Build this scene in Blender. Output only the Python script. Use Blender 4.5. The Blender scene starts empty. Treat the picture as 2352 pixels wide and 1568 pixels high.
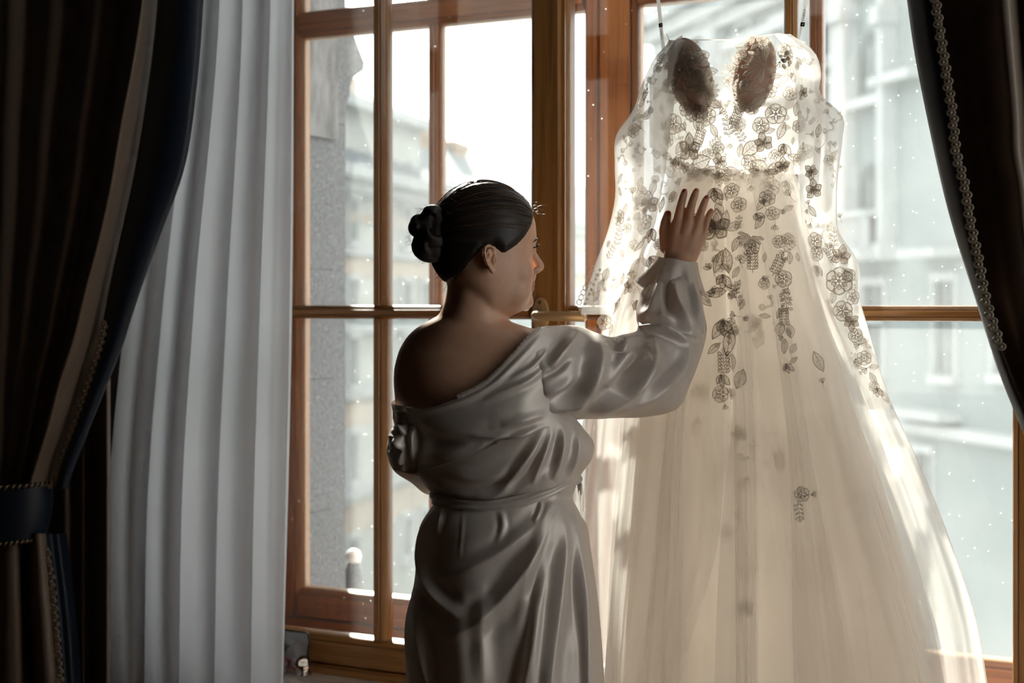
import bpy, bmesh, math, random
import numpy as np
from mathutils import Vector, Matrix

# ------------------------------------------------------------------ camera, light, exposure
scene = bpy.context.scene
COL = scene.collection
FPX = 3267.0                       # focal length in pixels of the 2352 x 1568 frame (50 mm)
CX, HY = 1176.0, 700.0             # principal column, horizon row
TH = math.atan(FPX / 6676.0)       # camera turned left of the window wall's normal
CAM = np.array([0.0, 0.0, 1.42])
FW = np.array([-math.sin(TH), math.cos(TH), 0.0])
RT = np.array([math.cos(TH), math.sin(TH), 0.0])
UP = np.array([0.0, 0.0, 1.0])

cd = bpy.data.cameras.new('camera')
cam = bpy.data.objects.new('camera', cd)
COL.objects.link(cam)
cam.location = CAM
cam.rotation_euler = (math.pi / 2, 0, TH)
cd.sensor_width = 36.0
cd.lens = FPX / 2352.0 * 36.0
cd.shift_y = -(784.0 - HY) / 2352.0
cd.clip_end = 500
cd.dof.use_dof = True
cd.dof.focus_distance = 2.62
cd.dof.aperture_fstop = 3.2
scene.camera = cam

world = bpy.data.worlds.new('world')
scene.world = world
world.use_nodes = True
bg = world.node_tree.nodes['Background']
bg.inputs[0].default_value = (1.0, 0.975, 0.94, 1)
bg.inputs[1].default_value = 2.3

sd = bpy.data.lights.new('sun', 'SUN')
sd.energy = 18.0
sd.angle = math.radians(1.2)
sd.color = (1.0, 0.93, 0.82)
sun = bpy.data.objects.new('sun', sd)
COL.objects.link(sun)
SUN_AZ, SUN_EL = math.radians(34), math.radians(33)     # left of +Y, above the horizon
sdir = Vector((-math.sin(SUN_AZ) * math.cos(SUN_EL), math.cos(SUN_AZ) * math.cos(SUN_EL), math.sin(SUN_EL)))
sun.rotation_euler = sdir.to_track_quat('Z', 'Y').to_euler()
sun.location = (-3, 8, 8)

def portal(name, loc, rot, sx, sy):
    l = bpy.data.lights.new(name, 'AREA')
    l.shape = 'RECTANGLE'; l.size = sx; l.size_y = sy
    l.cycles.is_portal = True
    o = bpy.data.objects.new(name, l)
    COL.objects.link(o); o.location = loc; o.rotation_euler = rot
portal('window_portal', (-1.29, 3.6, 1.85), (-math.pi / 2, 0, 0), 2.2, 2.8)
portal('side_window_portal', (1.25, 2.17, 1.75), (0, math.pi / 2, 0), 3.1, 0.9)

vs = scene.view_settings
vs.view_transform = 'Standard'
vs.look = 'None'
vs.exposure = 0.6
vs.gamma = 1.0
vs.use_curve_mapping = False
cy = scene.cycles
cy.max_bounces = 8
cy.diffuse_bounces = 4
cy.glossy_bounces = 2
cy.transmission_bounces = 4
cy.use_adaptive_sampling = True
cy.adaptive_threshold = 0.09
cy.adaptive_min_samples = 14
cy.transparent_max_bounces = 28
cy.caustics_reflective = False
cy.caustics_refractive = False
cy.sample_clamp_indirect = 6.0
cy.use_denoising = True

# ------------------------------------------------------------------ pixel -> place helpers
def ray(px, py):
    return FW + (px - CX) / FPX * RT + (HY - py) / FPX * UP

def atD(px, py, d):
    """point seen at a pixel at camera depth d"""
    return CAM + d * ray(px, py)

def atY(px, py, Y):
    """point seen at a pixel on the plane y = Y (parallel to the window wall)"""
    r = ray(px, py)
    return CAM + r * (Y / r[1])

def XatY(px, Y):
    return float(atY(px, 700, Y)[0])

def pxy(P):
    """pixel of a world point (array n x 3)"""
    q = np.asarray(P) - CAM
    d = q @ FW
    return CX + FPX * (q @ RT) / d, HY - FPX * q[..., 2] / d

def lerp(a, b, t):
    return a + (b - a) * t

def smooth(t):
    t = np.clip(t, 0, 1)
    return t * t * (3 - 2 * t)

def table(rows, y):
    """piecewise smooth interpolation of table rows (first column is the key)"""
    rows = np.asarray(rows, float)
    k = rows[:, 0]
    out = []
    for c in range(1, rows.shape[1]):
        v = rows[:, c]
        m = np.gradient(v, k)
        i = np.clip(np.searchsorted(k, y) - 1, 0, len(k) - 2)
        h = k[i + 1] - k[i]
        t = np.clip((y - k[i]) / h, 0, 1)
        out.append((2*t**3-3*t**2+1)*v[i] + (t**3-2*t**2+t)*h*m[i] + (-2*t**3+3*t**2)*v[i+1] + (t**3-t**2)*h*m[i+1])
    return out if len(out) > 1 else out[0]

# ------------------------------------------------------------------ scene-graph helpers
WL = {}                                # world location of every object that parents others

def tag(o, label, cat, group=None):
    o['label'] = label
    o['category'] = cat
    if group:
        o['group'] = group
    return o

def thing(name, loc, label=None, cat=None, group=None, kind=None):
    o = bpy.data.objects.new(name, None)
    COL.objects.link(o)
    o.empty_display_size = 0.1
    o.location = loc
    WL[o.name] = np.array(loc, float)
    if label: o['label'] = label
    if cat: o['category'] = cat
    if group: o['group'] = group
    if kind: o['kind'] = kind
    return o

def place(name, me, parent=None, world=(0, 0, 0), rot=None, scale=None):
    """link a mesh object whose origin stands at a world point"""
    o = bpy.data.objects.new(name, me)
    COL.objects.link(o)
    w = np.array(world, float)
    WL[o.name] = w
    if parent is not None:
        o.parent = parent
        o.location = w - WL[parent.name]
    else:
        o.location = w
    if rot is not None:
        o.rotation_mode = 'QUATERNION'
        o.rotation_quaternion = rot
    if scale is not None:
        o.scale = scale
    return o

class MB:
    """collects geometry (world coordinates) for one mesh object"""
    def __init__(self):
        self.v = []; self.f = []; self.m = []; self.n = 0
    def add(self, verts, faces, mi=0):
        verts = np.asarray(verts, float).reshape(-1, 3)
        self.v.append(verts)
        n = self.n
        self.f += [tuple(i + n for i in f) for f in faces]
        self.m += [mi] * len(faces)
        self.n += len(verts)
        return self
    def box(self, a, b, mi=0):
        x0, y0, z0 = a; x1, y1, z1 = b
        v = [(x0,y0,z0),(x1,y0,z0),(x1,y1,z0),(x0,y1,z0),(x0,y0,z1),(x1,y0,z1),(x1,y1,z1),(x0,y1,z1)]
        f = [(0,3,2,1),(4,5,6,7),(0,1,5,4),(1,2,6,5),(2,3,7,6),(3,0,4,7)]
        return self.add(v, f, mi)
    def hexa(self, v, mi=0):
        f = [(0,3,2,1),(4,5,6,7),(0,1,5,4),(1,2,6,5),(2,3,7,6),(3,0,4,7)]
        return self.add(v, f, mi)
    def prism(self, prof, fn, a, b, mi=0):
        """extrude closed profile [(p,q)] from a to b; fn(p,q,t)->xyz"""
        n = len(prof)
        v = [fn(p, q, a) for p, q in prof] + [fn(p, q, b) for p, q in prof]
        f = [tuple(range(n))[::-1], tuple(range(n, 2*n))]
        f += [(i, (i+1) % n, n+(i+1) % n, n+i) for i in range(n)]
        return self.add(v, f, mi)
    def grid(self, P, closed_u=False, closed_v=False, mi=0, caps=False):
        """P: array nv x nu x 3"""
        P = np.asarray(P, float)
        nv, nu = P.shape[:2]
        f = []
        for j in range(nv if closed_v else nv - 1):
            j2 = (j + 1) % nv
            for i in range(nu if closed_u else nu - 1):
                i2 = (i + 1) % nu
                f.append((j*nu+i, j*nu+i2, j2*nu+i2, j2*nu+i))
        if caps:
            f.append(tuple(range(nu))[::-1])
            f.append(tuple((nv-1)*nu+i for i in range(nu)))
        return self.add(P.reshape(-1, 3), f, mi)
    def tube(self, pts, r, n=6, mi=0, closed=False):
        pts = np.asarray(pts, float)
        k = len(pts)
        r = np.full(k, r, float) if np.isscalar(r) else np.asarray(r, float)
        if closed:
            tg = np.roll(pts, -1, 0) - np.roll(pts, 1, 0)
        else:
            tg = np.gradient(pts, axis=0)
        tg /= np.maximum(np.linalg.norm(tg, axis=1, keepdims=True), 1e-9)
        ref = np.array([0., 0., 1.])
        if abs(tg[0] @ ref) > 0.9: ref = np.array([1., 0., 0.])
        a = np.cross(tg[0], ref); a /= np.linalg.norm(a)
        rings = []
        ang = np.arange(n) * 2 * math.pi / n
        for i in range(k):
            a = a - tg[i] * (a @ tg[i]); a /= max(np.linalg.norm(a), 1e-9)
            b = np.cross(tg[i], a)
            rings.append(pts[i] + r[i] * (np.cos(ang)[:, None] * a + np.sin(ang)[:, None] * b))
        return self.grid(np.array(rings), True, closed, mi, caps=not closed)
    def ball(self, c, r, nu=14, nv=9, mi=0, axes=None):
        """ellipsoid; r scalar or 3-vector, axes rows = local axes"""
        r = np.array([r, r, r]) if np.isscalar(r) else np.asarray(r, float)
        A = np.eye(3) if axes is None else np.asarray(axes, float)
        c = np.asarray(c, float)
        v = [c + A[2] * r[2]]
        for j in range(1, nv):
            t = math.pi * j / nv
            for i in range(nu):
                p = 2 * math.pi * i / nu
                v.append(c + A[0]*r[0]*math.sin(t)*math.cos(p) + A[1]*r[1]*math.sin(t)*math.sin(p) + A[2]*r[2]*math.cos(t))
        v.append(c - A[2] * r[2])
        f = [(0, 1+i, 1+(i+1) % nu) for i in range(nu)]
        for j in range(nv - 2):
            for i in range(nu):
                f.append((1+j*nu+i, 1+(j+1)*nu+i, 1+(j+1)*nu+(i+1) % nu, 1+j*nu+(i+1) % nu))
        b = len(v) - 1; o = 1 + (nv-2)*nu
        f += [(b, o+(i+1) % nu, o+i) for i in range(nu)]
        return self.add(v, f, mi)
    def chain(self, pts, rads, n=14):
        """tapered capsule chain used as input of a voxel union"""
        pts = np.asarray(pts, float)
        k = len(pts)
        for i in range(k):
            self.ball(pts[i], rads[i], n, max(6, n // 2))
        for i in range(k - 1):
            self.tube([pts[i], pts[i+1]], [rads[i], rads[i+1]], n)
        return self
    def verts(self):
        return np.concatenate(self.v) if self.v else np.zeros((0, 3))
    def mesh(self, name, mats, origin=(0, 0, 0), smooth_=True):
        me = bpy.data.meshes.new(name)
        V = self.verts() - np.asarray(origin, float)
        me.from_pydata(V.tolist(), [], self.f)
        for mt in (mats if isinstance(mats, (list, tuple)) else [mats]):
            me.materials.append(mt)
        if self.m and max(self.m) > 0:
            me.polygons.foreach_set('material_index', self.m)
        if smooth_:
            me.polygons.foreach_set('use_smooth', [True] * len(me.polygons))
        me.update()
        return me
    def build(self, name, mats, parent=None, smooth_=False, kind=None, origin=None):
        w = WL[parent.name] if parent is not None else np.zeros(3)
        if origin is not None: w = np.asarray(origin, float)
        o = place(name, self.mesh(name, mats, w, smooth_), parent, w)
        if kind: o['kind'] = kind
        return o

def fix_normals(o):
    bm = bmesh.new(); bm.from_mesh(o.data)
    bmesh.ops.recalc_face_normals(bm, faces=bm.faces)
    bm.to_mesh(o.data); bm.free()

def auto_smooth(o, deg=35):
    me = o.data
    me.polygons.foreach_set('use_smooth', [True] * len(me.polygons))
    bm = bmesh.new(); bm.from_mesh(me)
    bmesh.ops.recalc_face_normals(bm, faces=bm.faces)
    for e in bm.edges:
        if len(e.link_faces) == 2 and e.calc_face_angle(0) > math.radians(deg):
            e.smooth = False
    bm.to_mesh(me); bm.free()
    return o

def voxel(mb, size, smooth_iter=4, fac=0.5):
    """union of everything in mb as one continuous surface"""
    me = bpy.data.meshes.new('tmp')
    me.from_pydata(mb.verts().tolist(), [], mb.f)
    bm = bmesh.new(); bm.from_mesh(me)
    bmesh.ops.triangulate(bm, faces=bm.faces)
    bm.to_mesh(me); bm.free()
    o = bpy.data.objects.new('tmp', me)
    COL.objects.link(o)
    md = o.modifiers.new('r', 'REMESH'); md.mode = 'VOXEL'; md.voxel_size = size; md.use_smooth_shade = True
    if smooth_iter:
        s = o.modifiers.new('s', 'SMOOTH'); s.factor = fac; s.iterations = smooth_iter
    dg = bpy.context.evaluated_depsgraph_get()
    out = bpy.data.meshes.new_from_object(o.evaluated_get(dg))
    bpy.data.objects.remove(o); bpy.data.meshes.remove(me)
    return out

def mesh_np(me):
    a = np.empty(len(me.vertices) * 3); me.vertices.foreach_get('co', a)
    return a.reshape(-1, 3)

def mesh_set(me, V):
    me.vertices.foreach_set('co', np.asarray(V).ravel()); me.update()

# ------------------------------------------------------------------ materials
def mat(name):
    m = bpy.data.materials.new(name)
    m.use_nodes = True
    m.node_tree.nodes.clear()
    return m, m.node_tree.nodes, m.node_tree.links

def node(ns, typ, **kw):
    n = ns.new(typ)
    for k, v in kw.items():
        if k.startswith('i_'):
            key = k[2:]
            key = int(key) if key.isdigit() else key.replace('_', ' ')
            n.inputs[key].default_value = v
        else:
            setattr(n, k, v)
    return n

def ramp(ns, lk, src, stops):
    r = ns.new('ShaderNodeValToRGB')
    el = r.color_ramp.elements
    while len(el) < len(stops): el.new(0.5)
    for e, (p, c) in zip(el, stops):
        e.position = p
        e.color = c if len(c) == 4 else (*c, 1)
    lk.new(src, r.inputs[0])
    return r.outputs[0]

def noise_src(ns, lk, scale=(1, 1, 1), nscale=5.0, detail=4, coord='Object', rough=0.5, dist=0.0):
    tc = ns.new('ShaderNodeTexCoord')
    mp = node(ns, 'ShaderNodeMapping'); mp.inputs['Scale'].default_value = scale
    lk.new(tc.outputs[coord], mp.inputs[0])
    nz = node(ns, 'ShaderNodeTexNoise', i_Scale=nscale, i_Detail=detail, i_Roughness=rough, i_Distortion=dist)
    lk.new(mp.outputs[0], nz.inputs['Vector'])
    return nz.outputs[0]

def principled(name, base, rough=0.5, var=0.0, nscale=8.0, scale=(1, 1, 1), bump=0.0, bscale=None, bsc=(1,1,1), metal=0.0, sheen=0.0, coat=0.0, spec=0.5, sss=0.0, coord='Object', trans=0.0, aniso=0.0):
    m, ns, lk = mat(name)
    out = ns.new('ShaderNodeOutputMaterial')
    p = ns.new('ShaderNodeBsdfPrincipled')
    p.inputs['Base Color'].default_value = (*base, 1)
    p.inputs['Roughness'].default_value = rough
    p.inputs['Metallic'].default_value = metal
    p.inputs['Sheen Weight'].default_value = sheen
    p.inputs['Coat Weight'].default_value = coat
    p.inputs['Specular IOR Level'].default_value = spec
    p.inputs['Anisotropic'].default_value = aniso
    if sss:
        p.inputs['Subsurface Weight'].default_value = sss
        p.inputs['Subsurface Radius'].default_value = (0.012, 0.004, 0.002)
        p.inputs['Subsurface Scale'].default_value = 1.0
    if var:
        s = noise_src(ns, lk, scale, nscale, 5, coord)
        a = tuple(max(0, c * (1 - var)) for c in base); b = tuple(min(1, c * (1 + var)) for c in base)
        lk.new(ramp(ns, lk, s, [(0.3, a), (0.7, b)]), p.inputs['Base Color'])
    if bump:
        s = noise_src(ns, lk, bsc, bscale or nscale, 4, coord)
        bp = node(ns, 'ShaderNodeBump', i_Strength=bump, i_Distance=0.002)
        lk.new(s, bp.inputs['Height']); lk.new(bp.outputs[0], p.inputs['Normal'])
    sh = p.outputs[0]
    if trans:
        tr = node(ns, 'ShaderNodeBsdfTranslucent'); tr.inputs[0].default_value = (*base, 1)
        mx = node(ns, 'ShaderNodeMixShader', i_0=trans)
        lk.new(sh, mx.inputs[1]); lk.new(tr.outputs[0], mx.inputs[2]); sh = mx.outputs[0]
    lk.new(sh, out.inputs[0])
    return m

def wood(name, axis, a=(0.27, 0.115, 0.034), b=(0.54, 0.27, 0.090)):
    m, ns, lk = mat(name)
    out = ns.new('ShaderNodeOutputMaterial')
    p = ns.new('ShaderNodeBsdfPrincipled')
    sc = {'x': (2.0, 45, 45), 'z': (45, 45, 2.0)}[axis]
    s = noise_src(ns, lk, sc, 1.6, 7, 'Object', 0.62, 0.6)
    c = ramp(ns, lk, s, [(0.30, a), (0.55, tuple(lerp(x, y, 0.65) for x, y in zip(a, b))), (0.75, b)])
    lk.new(c, p.inputs['Base Color'])
    p.inputs['Roughness'].default_value = 0.34
    p.inputs['Coat Weight'].default_value = 0.35
    p.inputs['Coat Roughness'].default_value = 0.16
    bp = node(ns, 'ShaderNodeBump', i_Strength=0.12, i_Distance=0.002)
    lk.new(s, bp.inputs['Height']); lk.new(bp.outputs[0], p.inputs['Normal'])
    lk.new(p.outputs[0], out.inputs[0])
    return m

def cloth_sheer(name, col, transp, transl, rough=0.6, tcol=None, thread=0.0):
    """thin fabric: see-through share, light-passing share, the rest diffuse"""
    m, ns, lk = mat(name)
    out = ns.new('ShaderNodeOutputMaterial')
    t = ns.new('ShaderNodeBsdfTransparent')
    tl = ns.new('ShaderNodeBsdfTranslucent'); tl.inputs[0].default_value = (*(tcol or col), 1)
    df = ns.new('ShaderNodeBsdfDiffuse'); df.inputs[0].default_value = (*col, 1)
    m1 = node(ns, 'ShaderNodeMixShader', i_0=transl)
    lk.new(df.outputs[0], m1.inputs[1]); lk.new(tl.outputs[0], m1.inputs[2])
    m2 = node(ns, 'ShaderNodeMixShader', i_0=1 - transp)
    lk.new(t.outputs[0], m2.inputs[1]); lk.new(m1.outputs[0], m2.inputs[2])
    if thread:
        s = noise_src(ns, lk, (1, 1, 0.25), 60, 3)
        r = ramp(ns, lk, s, [(0.3, (1 - transp - thread,) * 3), (0.7, (min(1, 1 - transp + thread),) * 3)])
        lk.new(r, m2.inputs[0])
    lk.new(m2.outputs[0], out.inputs[0])
    return m

def glass_mat(name, dust=0.03, specks=True, tint=(0.97, 0.985, 0.985)):
    m, ns, lk = mat(name)
    out = ns.new('ShaderNodeOutputMaterial')
    t = ns.new('ShaderNodeBsdfTransparent'); t.inputs[0].default_value = (*tint, 1)
    g = node(ns, 'ShaderNodeBsdfGlossy'); g.inputs[1].default_value = 0.015
    fr = node(ns, 'ShaderNodeFresnel', i_IOR=1.35)
    m1 = ns.new('ShaderNodeMixShader')
    lk.new(fr.outputs[0], m1.inputs[0]); lk.new(t.outputs[0], m1.inputs[1]); lk.new(g.outputs[0], m1.inputs[2])
    tl = ns.new('ShaderNodeBsdfTranslucent'); tl.inputs[0].default_value = (0.95, 0.97, 0.97, 1)
    m2 = node(ns, 'ShaderNodeMixShader', i_0=dust)
    s = noise_src(ns, lk, (1, 1, 1), 3.5, 5)
    r = ramp(ns, lk, s, [(0.3, (dust * 0.55,) * 3), (0.75, (dust * 1.5,) * 3)])
    if specks:
        tc = ns.new('ShaderNodeTexCoord')
        vo = node(ns, 'ShaderNodeTexVoronoi', i_Scale=32.0); vo.feature = 'F1'
        lk.new(tc.outputs['Object'], vo.inputs['Vector'])
        sp = ramp(ns, lk, vo.outputs['Distance'], [(0.035, (0.55,) * 3), (0.06, (0, 0, 0))])
        ad = node(ns, 'ShaderNodeMix', data_type='RGBA', blend_type='ADD')
        ad.inputs[0].default_value = 1.0
        lk.new(r, ad.inputs[6]); lk.new(sp, ad.inputs[7]); r = ad.outputs[2]
    lk.new(r, m2.inputs[0])
    lk.new(m1.outputs[0], m2.inputs[1]); lk.new(tl.outputs[0], m2.inputs[2])
    lk.new(m2.outputs[0], out.inputs[0])
    return m

M = {}
M['wood_z'] = wood('wood_upright', 'z')
M['wood_x'] = wood('wood_level', 'x')
M['glass'] = glass_mat('window_glass', 0.022)
M['glass_inner'] = glass_mat('window_glass_inner', 0.010)
M['brass'] = principled('brushed_brass', (0.80, 0.56, 0.30), 0.34, metal=0.4, var=0.05, nscale=40)
M['screw'] = principled('screw_brass', (0.35, 0.2, 0.08), 0.4, metal=0.8)
M['granite'] = principled('granite', (0.125, 0.137, 0.150), 0.8, var=0.5, nscale=95, bump=0.3, bscale=150)
M['granite_rough'] = principled('granite_rough', (0.175, 0.185, 0.19), 0.85, var=0.5, nscale=26, scale=(1, 1, 0.35), bump=0.8, bscale=30)
M['plaster'] = principled('wall_plaster', (0.10, 0.080, 0.064), 0.9, var=0.08, nscale=6)
M['ceiling'] = principled('ceiling_paint', (0.18, 0.165, 0.145), 0.9, var=0.04)
M['floor'] = principled('floor_oak', (0.12, 0.068, 0.036), 0.45, var=0.3, nscale=3, scale=(1.2, 14, 1))
M['marble'] = None
m, ns, lk = mat('marble')
_o = ns.new('ShaderNodeOutputMaterial'); _p = ns.new('ShaderNodeBsdfPrincipled')
_s = noise_src(ns, lk, (2, 7, 4), 3.0, 8, 'Object', 0.65, 1.6)
lk.new(ramp(ns, lk, _s, [(0.36, (0.34, 0.27, 0.22)), (0.46, (0.68, 0.61, 0.54)), (0.6, (0.84, 0.79, 0.72))]), _p.inputs['Base Color'])
_p.inputs['Roughness'].default_value = 0.25
lk.new(_p.outputs[0], _o.inputs[0])
M['marble'] = m

# ------------------------------------------------------------------ the room
XL, XR = XatY(478, 2.955), XatY(2452, 2.955)      # window opening
ZS, ZT = 0.513, 3.25                              # sill top, head of opening
YW = 2.89                                         # room face of the window wall
def struct(name, mb, m, parent=None):
    o = mb.build(name, m, parent); o['kind'] = 'structure'; return o
struct('floor', MB().box((-4.6, -3.2, -0.1), (1.2, 3.55, 0)), M['floor'])
struct('ceiling', MB().box((-4.6, -3.2, 3.4), (1.2, 3.55, 3.5)), M['ceiling'])
struct('wall_left', MB().box((-4.7, -3.2, 0), (-4.6, 3.55, 3.4)), M['plaster'])
w = MB()      # the right wall has a second window (out of view) that lights the room from the side
w.box((1.1, -3.2, 0), (1.2, 1.72, 3.4)); w.box((1.1, 2.62, 0), (1.2, 2.89, 3.4))
w.box((1.1, 1.72, 0), (1.2, 2.62, 0.2)); w.box((1.1, 1.72, 3.3), (1.2, 2.62, 3.4))
struct('wall_right', w, M['plaster'])
w5 = thing('window_5', (1.15, 2.2, 0.2), kind='structure')
for y0_, y1_ in ((1.72, 1.76), (2.58, 2.62)):
    MB().box((1.12, y0_, 0.2), (1.17, y1_, 3.3)).build('stile', M['wood_z'], w5)
MB().box((1.14, 1.755, 0.25), (1.144, 2.585, 3.25)).build('pane', M['glass_inner'], w5)
for z0_, z1_ in ((0.2, 0.26), (3.24, 3.3)):
    MB().box((1.12, 1.76, z0_), (1.17, 2.58, z1_)).build('rail', M['wood_x'], w5)
struct('wall_back', MB().box((-4.6, -3.3, 0), (1.2, -3.2, 3.4)), M['plaster'])
w = MB()
w.box((-4.6, YW, 0), (XL, 3.30, 3.4)); w.box((XR, YW, 0), (1.2, 3.30, 3.4))
w.box((XL, YW, 0), (XR, 3.30, 0.47)); w.box((XL, YW, ZT), (XR, 3.30, 3.4))
struct('wall_front', w, M['plaster'])
b = MB(); b.box((-4.6, YW - 0.02, 0), (1.2, YW, 0.14)); b.box((-4.6, YW - 0.012, 0.14), (1.2, YW, 0.155))
struct('baseboard_front', b, M['wood_x'])

# sill: marble slab inside, timber threshold between the two windows
s = MB(); s.box((XL - 0.05, 2.865, 0.47), (XR + 0.05, 2.952, ZS))
auto_smooth(struct('trim_1', s, M['marble']))

t2 = thing('trim_2', (0.5 * (XL + XR), 2.95, 0.47), kind='structure')
def frame_piece(a, c, axis):
    o = MB().box(a, c).build('frame_rail', M['wood_' + axis], t2)
    return o
frame_piece((XL, 2.952, 0.47), (XR, 3.02, 0.5305), 'x')
frame_piece((XL, 3.02, 0.47), (XR, 3.20, 0.545), 'x')
frame_piece((XL, 3.20, 0.47), (XR, 3.30, 0.5725), 'x')
frame_piece((XL, 2.952, 3.2), (XR, 3.30, ZT), 'x')
frame_piece((XL, 2.952, 0.53), (XL + 0.05, 3.30, 3.2), 'z')
frame_piece((XR - 0.05, 2.952, 0.53), (XR, 3.30, 3.2), 'z')
frame_piece((XL, 2.935, 0.5132), (XR, 2.952, 0.529), 'x')

# ------------------------------------------------------------------ sashes
def bead_profile(x0, x1, yf, yb, l, r):
    p = []
    bw = min(0.014, (x1 - x0) * 0.30)
    if l:
        p += [(x0, yf + 0.020), (x0 + bw * 0.25, yf + 0.013), (x0 + bw * 0.55, yf + 0.010), (x0 + bw * 0.8, yf + 0.006), (x0 + bw * 0.86, yf + 0.0085), (x0 + bw, yf + 0.0085), (x0 + bw * 1.1, yf)]
    else:
        p += [(x0, yf + 0.004), (x0 + 0.003, yf)]
    if r:
        p += [(x1 - bw * 1.1, yf), (x1 - bw, yf + 0.0085), (x1 - bw * 0.86, yf + 0.0085), (x1 - bw * 0.8, yf + 0.006), (x1 - bw * 0.55, yf + 0.010), (x1 - bw * 0.25, yf + 0.013), (x1, yf + 0.020)]
    else:
        p += [(x1 - 0.003, yf), (x1, yf + 0.004)]
    p += [(x1, yb), (x0, yb)]
    return p

def vbar(par, name, x0, x1, z0, z1, yf, yb, l, r):
    mb = MB().prism(bead_profile(x0, x1, yf, yb, l, r), lambda p, q, t: (p, q, t), z0, z1)
    return auto_smooth(mb.build(name, M['wood_z'], par), 50)

def hbar(par, name, z0, z1, x0, x1, yf, yb, l, r):
    mb = MB().prism(bead_profile(z0, z1, yf, yb, l, r), lambda p, q, t: (t, q, p), x0, x1)
    return auto_smooth(mb.build(name, M['wood_x'], par), 50)

def pane(par, x0, x1, z0, z1, y):
    return MB().box((x0, y, z0), (x1, y + 0.004, z1)).build('pane', M['glass' if y > 3.1 else 'glass_inner'], par)

def sash(idx, xs, zs, yf, yb, yg):
    """xs: (stile L0,L1), (muntin 0,1), (stile R0,R1); zs: list of (z0,z1) rails from the bottom up"""
    par = thing('window_%d' % idx, (0.5 * (xs[0][0] + xs[2][1]), yg, zs[0][0]), kind='structure')
    z0, z1 = zs[0][0], zs[-1][1]
    vbar(par, 'stile', *xs[0], z0, z1, yf, yb, False, True)
    vbar(par, 'stile', *xs[2], z0, z1, yf, yb, True, False)
    for k, (a, c) in enumerate(zs):
        hbar(par, 'rail' if k in (0, len(zs) - 1) or c - a > 0.05 else 'glazing_bar', a, c, xs[0][1], xs[2][0], yf + 0.001, yb, k > 0, k < len(zs) - 1)
    for k in range(len(zs) - 1):
        vbar(par, 'muntin', *xs[1], zs[k][1], zs[k+1][0], yf + 0.004, yb - 0.008, True, True)
        for a, c in ((xs[0][1], xs[1][0]), (xs[1][1], xs[2][0])):
            pane(par, a - 0.004, c + 0.004, zs[k][1] - 0.004, zs[k+1][0] + 0.004, yg)
    return par

YI, YIB, YIG = 2.955, 3.012, 2.988
YO, YOB, YOG = 3.205, 3.262, 3.236
X = lambda px, Y: XatY(px, Y)
mid = (1.386, 1.4185)
w1 = sash(1, ((XL + 0.052, XL + 0.105), (X(847, YI), X(878, YI)), (X(1212, YI), X(1284, YI))), [(0.533, 0.602), mid, (3.10, 3.185)], YI, YIB, YIG)
w2 = sash(2, ((X(1287, YI + 0.012), X(1303, YI + 0.012)), (X(1790, YI), X(1822, YI)), (XR - 0.105, XR - 0.052)), [(0.533, 0.602), mid, (3.10, 3.185)], YI + 0.012, YIB, YIG)
xo = lambda px: X(px, YO + 0.012)
top = (2.145, 2.216)
w3 = sash(3, ((xo(655), xo(690)), (xo(981), xo(1008)), (xo(1341), xo(1377))), [(0.576, 0.652), mid, top, (3.10, 3.185)], YO, YOB, YOG)
w4 = sash(4, ((xo(1380), xo(1464)), (xo(1855), xo(1887)), (xo(2335), xo(2405))), [(0.576, 0.652), mid, top, (3.10, 3.185)], YO, YOB, YOG)
# side linings between the outer sashes and the opening
frame_piece((XL + 0.05, 3.20, 0.5725), (xo(655) - 0.001, 3.28, 3.2), 'z')
frame_piece((xo(2405) + 0.001, 3.20, 0.5725), (XR - 0.05, 3.28, 3.2), 'z')

# handle on the meeting stile
hp = atY(1243, 724, YI)
plate = MB()
n = 40
ang = np.arange(n) * 2 * math.pi / n
def oval(rx, rz, y):
    return [(hp[0] + rx * math.cos(a), y, hp[2] + rz * math.sin(a)) for a in ang]
P = [oval(0.0205, 0.0415, YI), oval(0.0205, 0.0415, YI - 0.004), oval(0.0190, 0.0400, YI - 0.007), oval(0.014, 0.034, YI - 0.0078), oval(0.0005, 0.001, YI - 0.008)]
plate.grid(np.array(P), True)
pl = plate.build('handle_plate', M['brass'], w1); auto_smooth(pl, 40)
for dz in (0.030, -0.030):
    sc = MB()
    sc.grid(np.array([[(hp[0] + r * math.cos(a), y, hp[2] + dz + r * math.sin(a)) for a in ang[::3]] for r, y in ((0.0042, YI - 0.0078), (0.0042, YI - 0.0086), (0.0030, YI - 0.0092), (0.0001, YI - 0.0092))]), True)
    sc.box((hp[0] - 0.0028, YI - 0.0100, hp[2] + dz - 0.0005), (hp[0] + 0.0028, YI - 0.009, hp[2] + dz + 0.0005))
    sc.build('screw', M['screw'], pl)
lv = [(hp[0], YI - 0.006, hp[2]), (hp[0], YI - 0.028, hp[2]), (hp[0] + 0.003, YI - 0.040, hp[2]), (hp[0] + 0.012, YI - 0.049, hp[2] - 0.0005), (hp[0] + 0.028, YI - 0.052, hp[2] - 0.001), (hp[0] + 0.075, YI - 0.052, hp[2] - 0.0015), (hp[0] + 0.128, YI - 0.050, hp[2] - 0.0025), (hp[0] + 0.131, YI - 0.050, hp[2] - 0.0025)]
lever = MB().tube(lv, [0.0085, 0.0085, 0.0092, 0.0105, 0.0108, 0.0112, 0.0115, 0.009], 20)
auto_smooth(lever.build('handle_lever', M['brass'], w1), 50)

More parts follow.
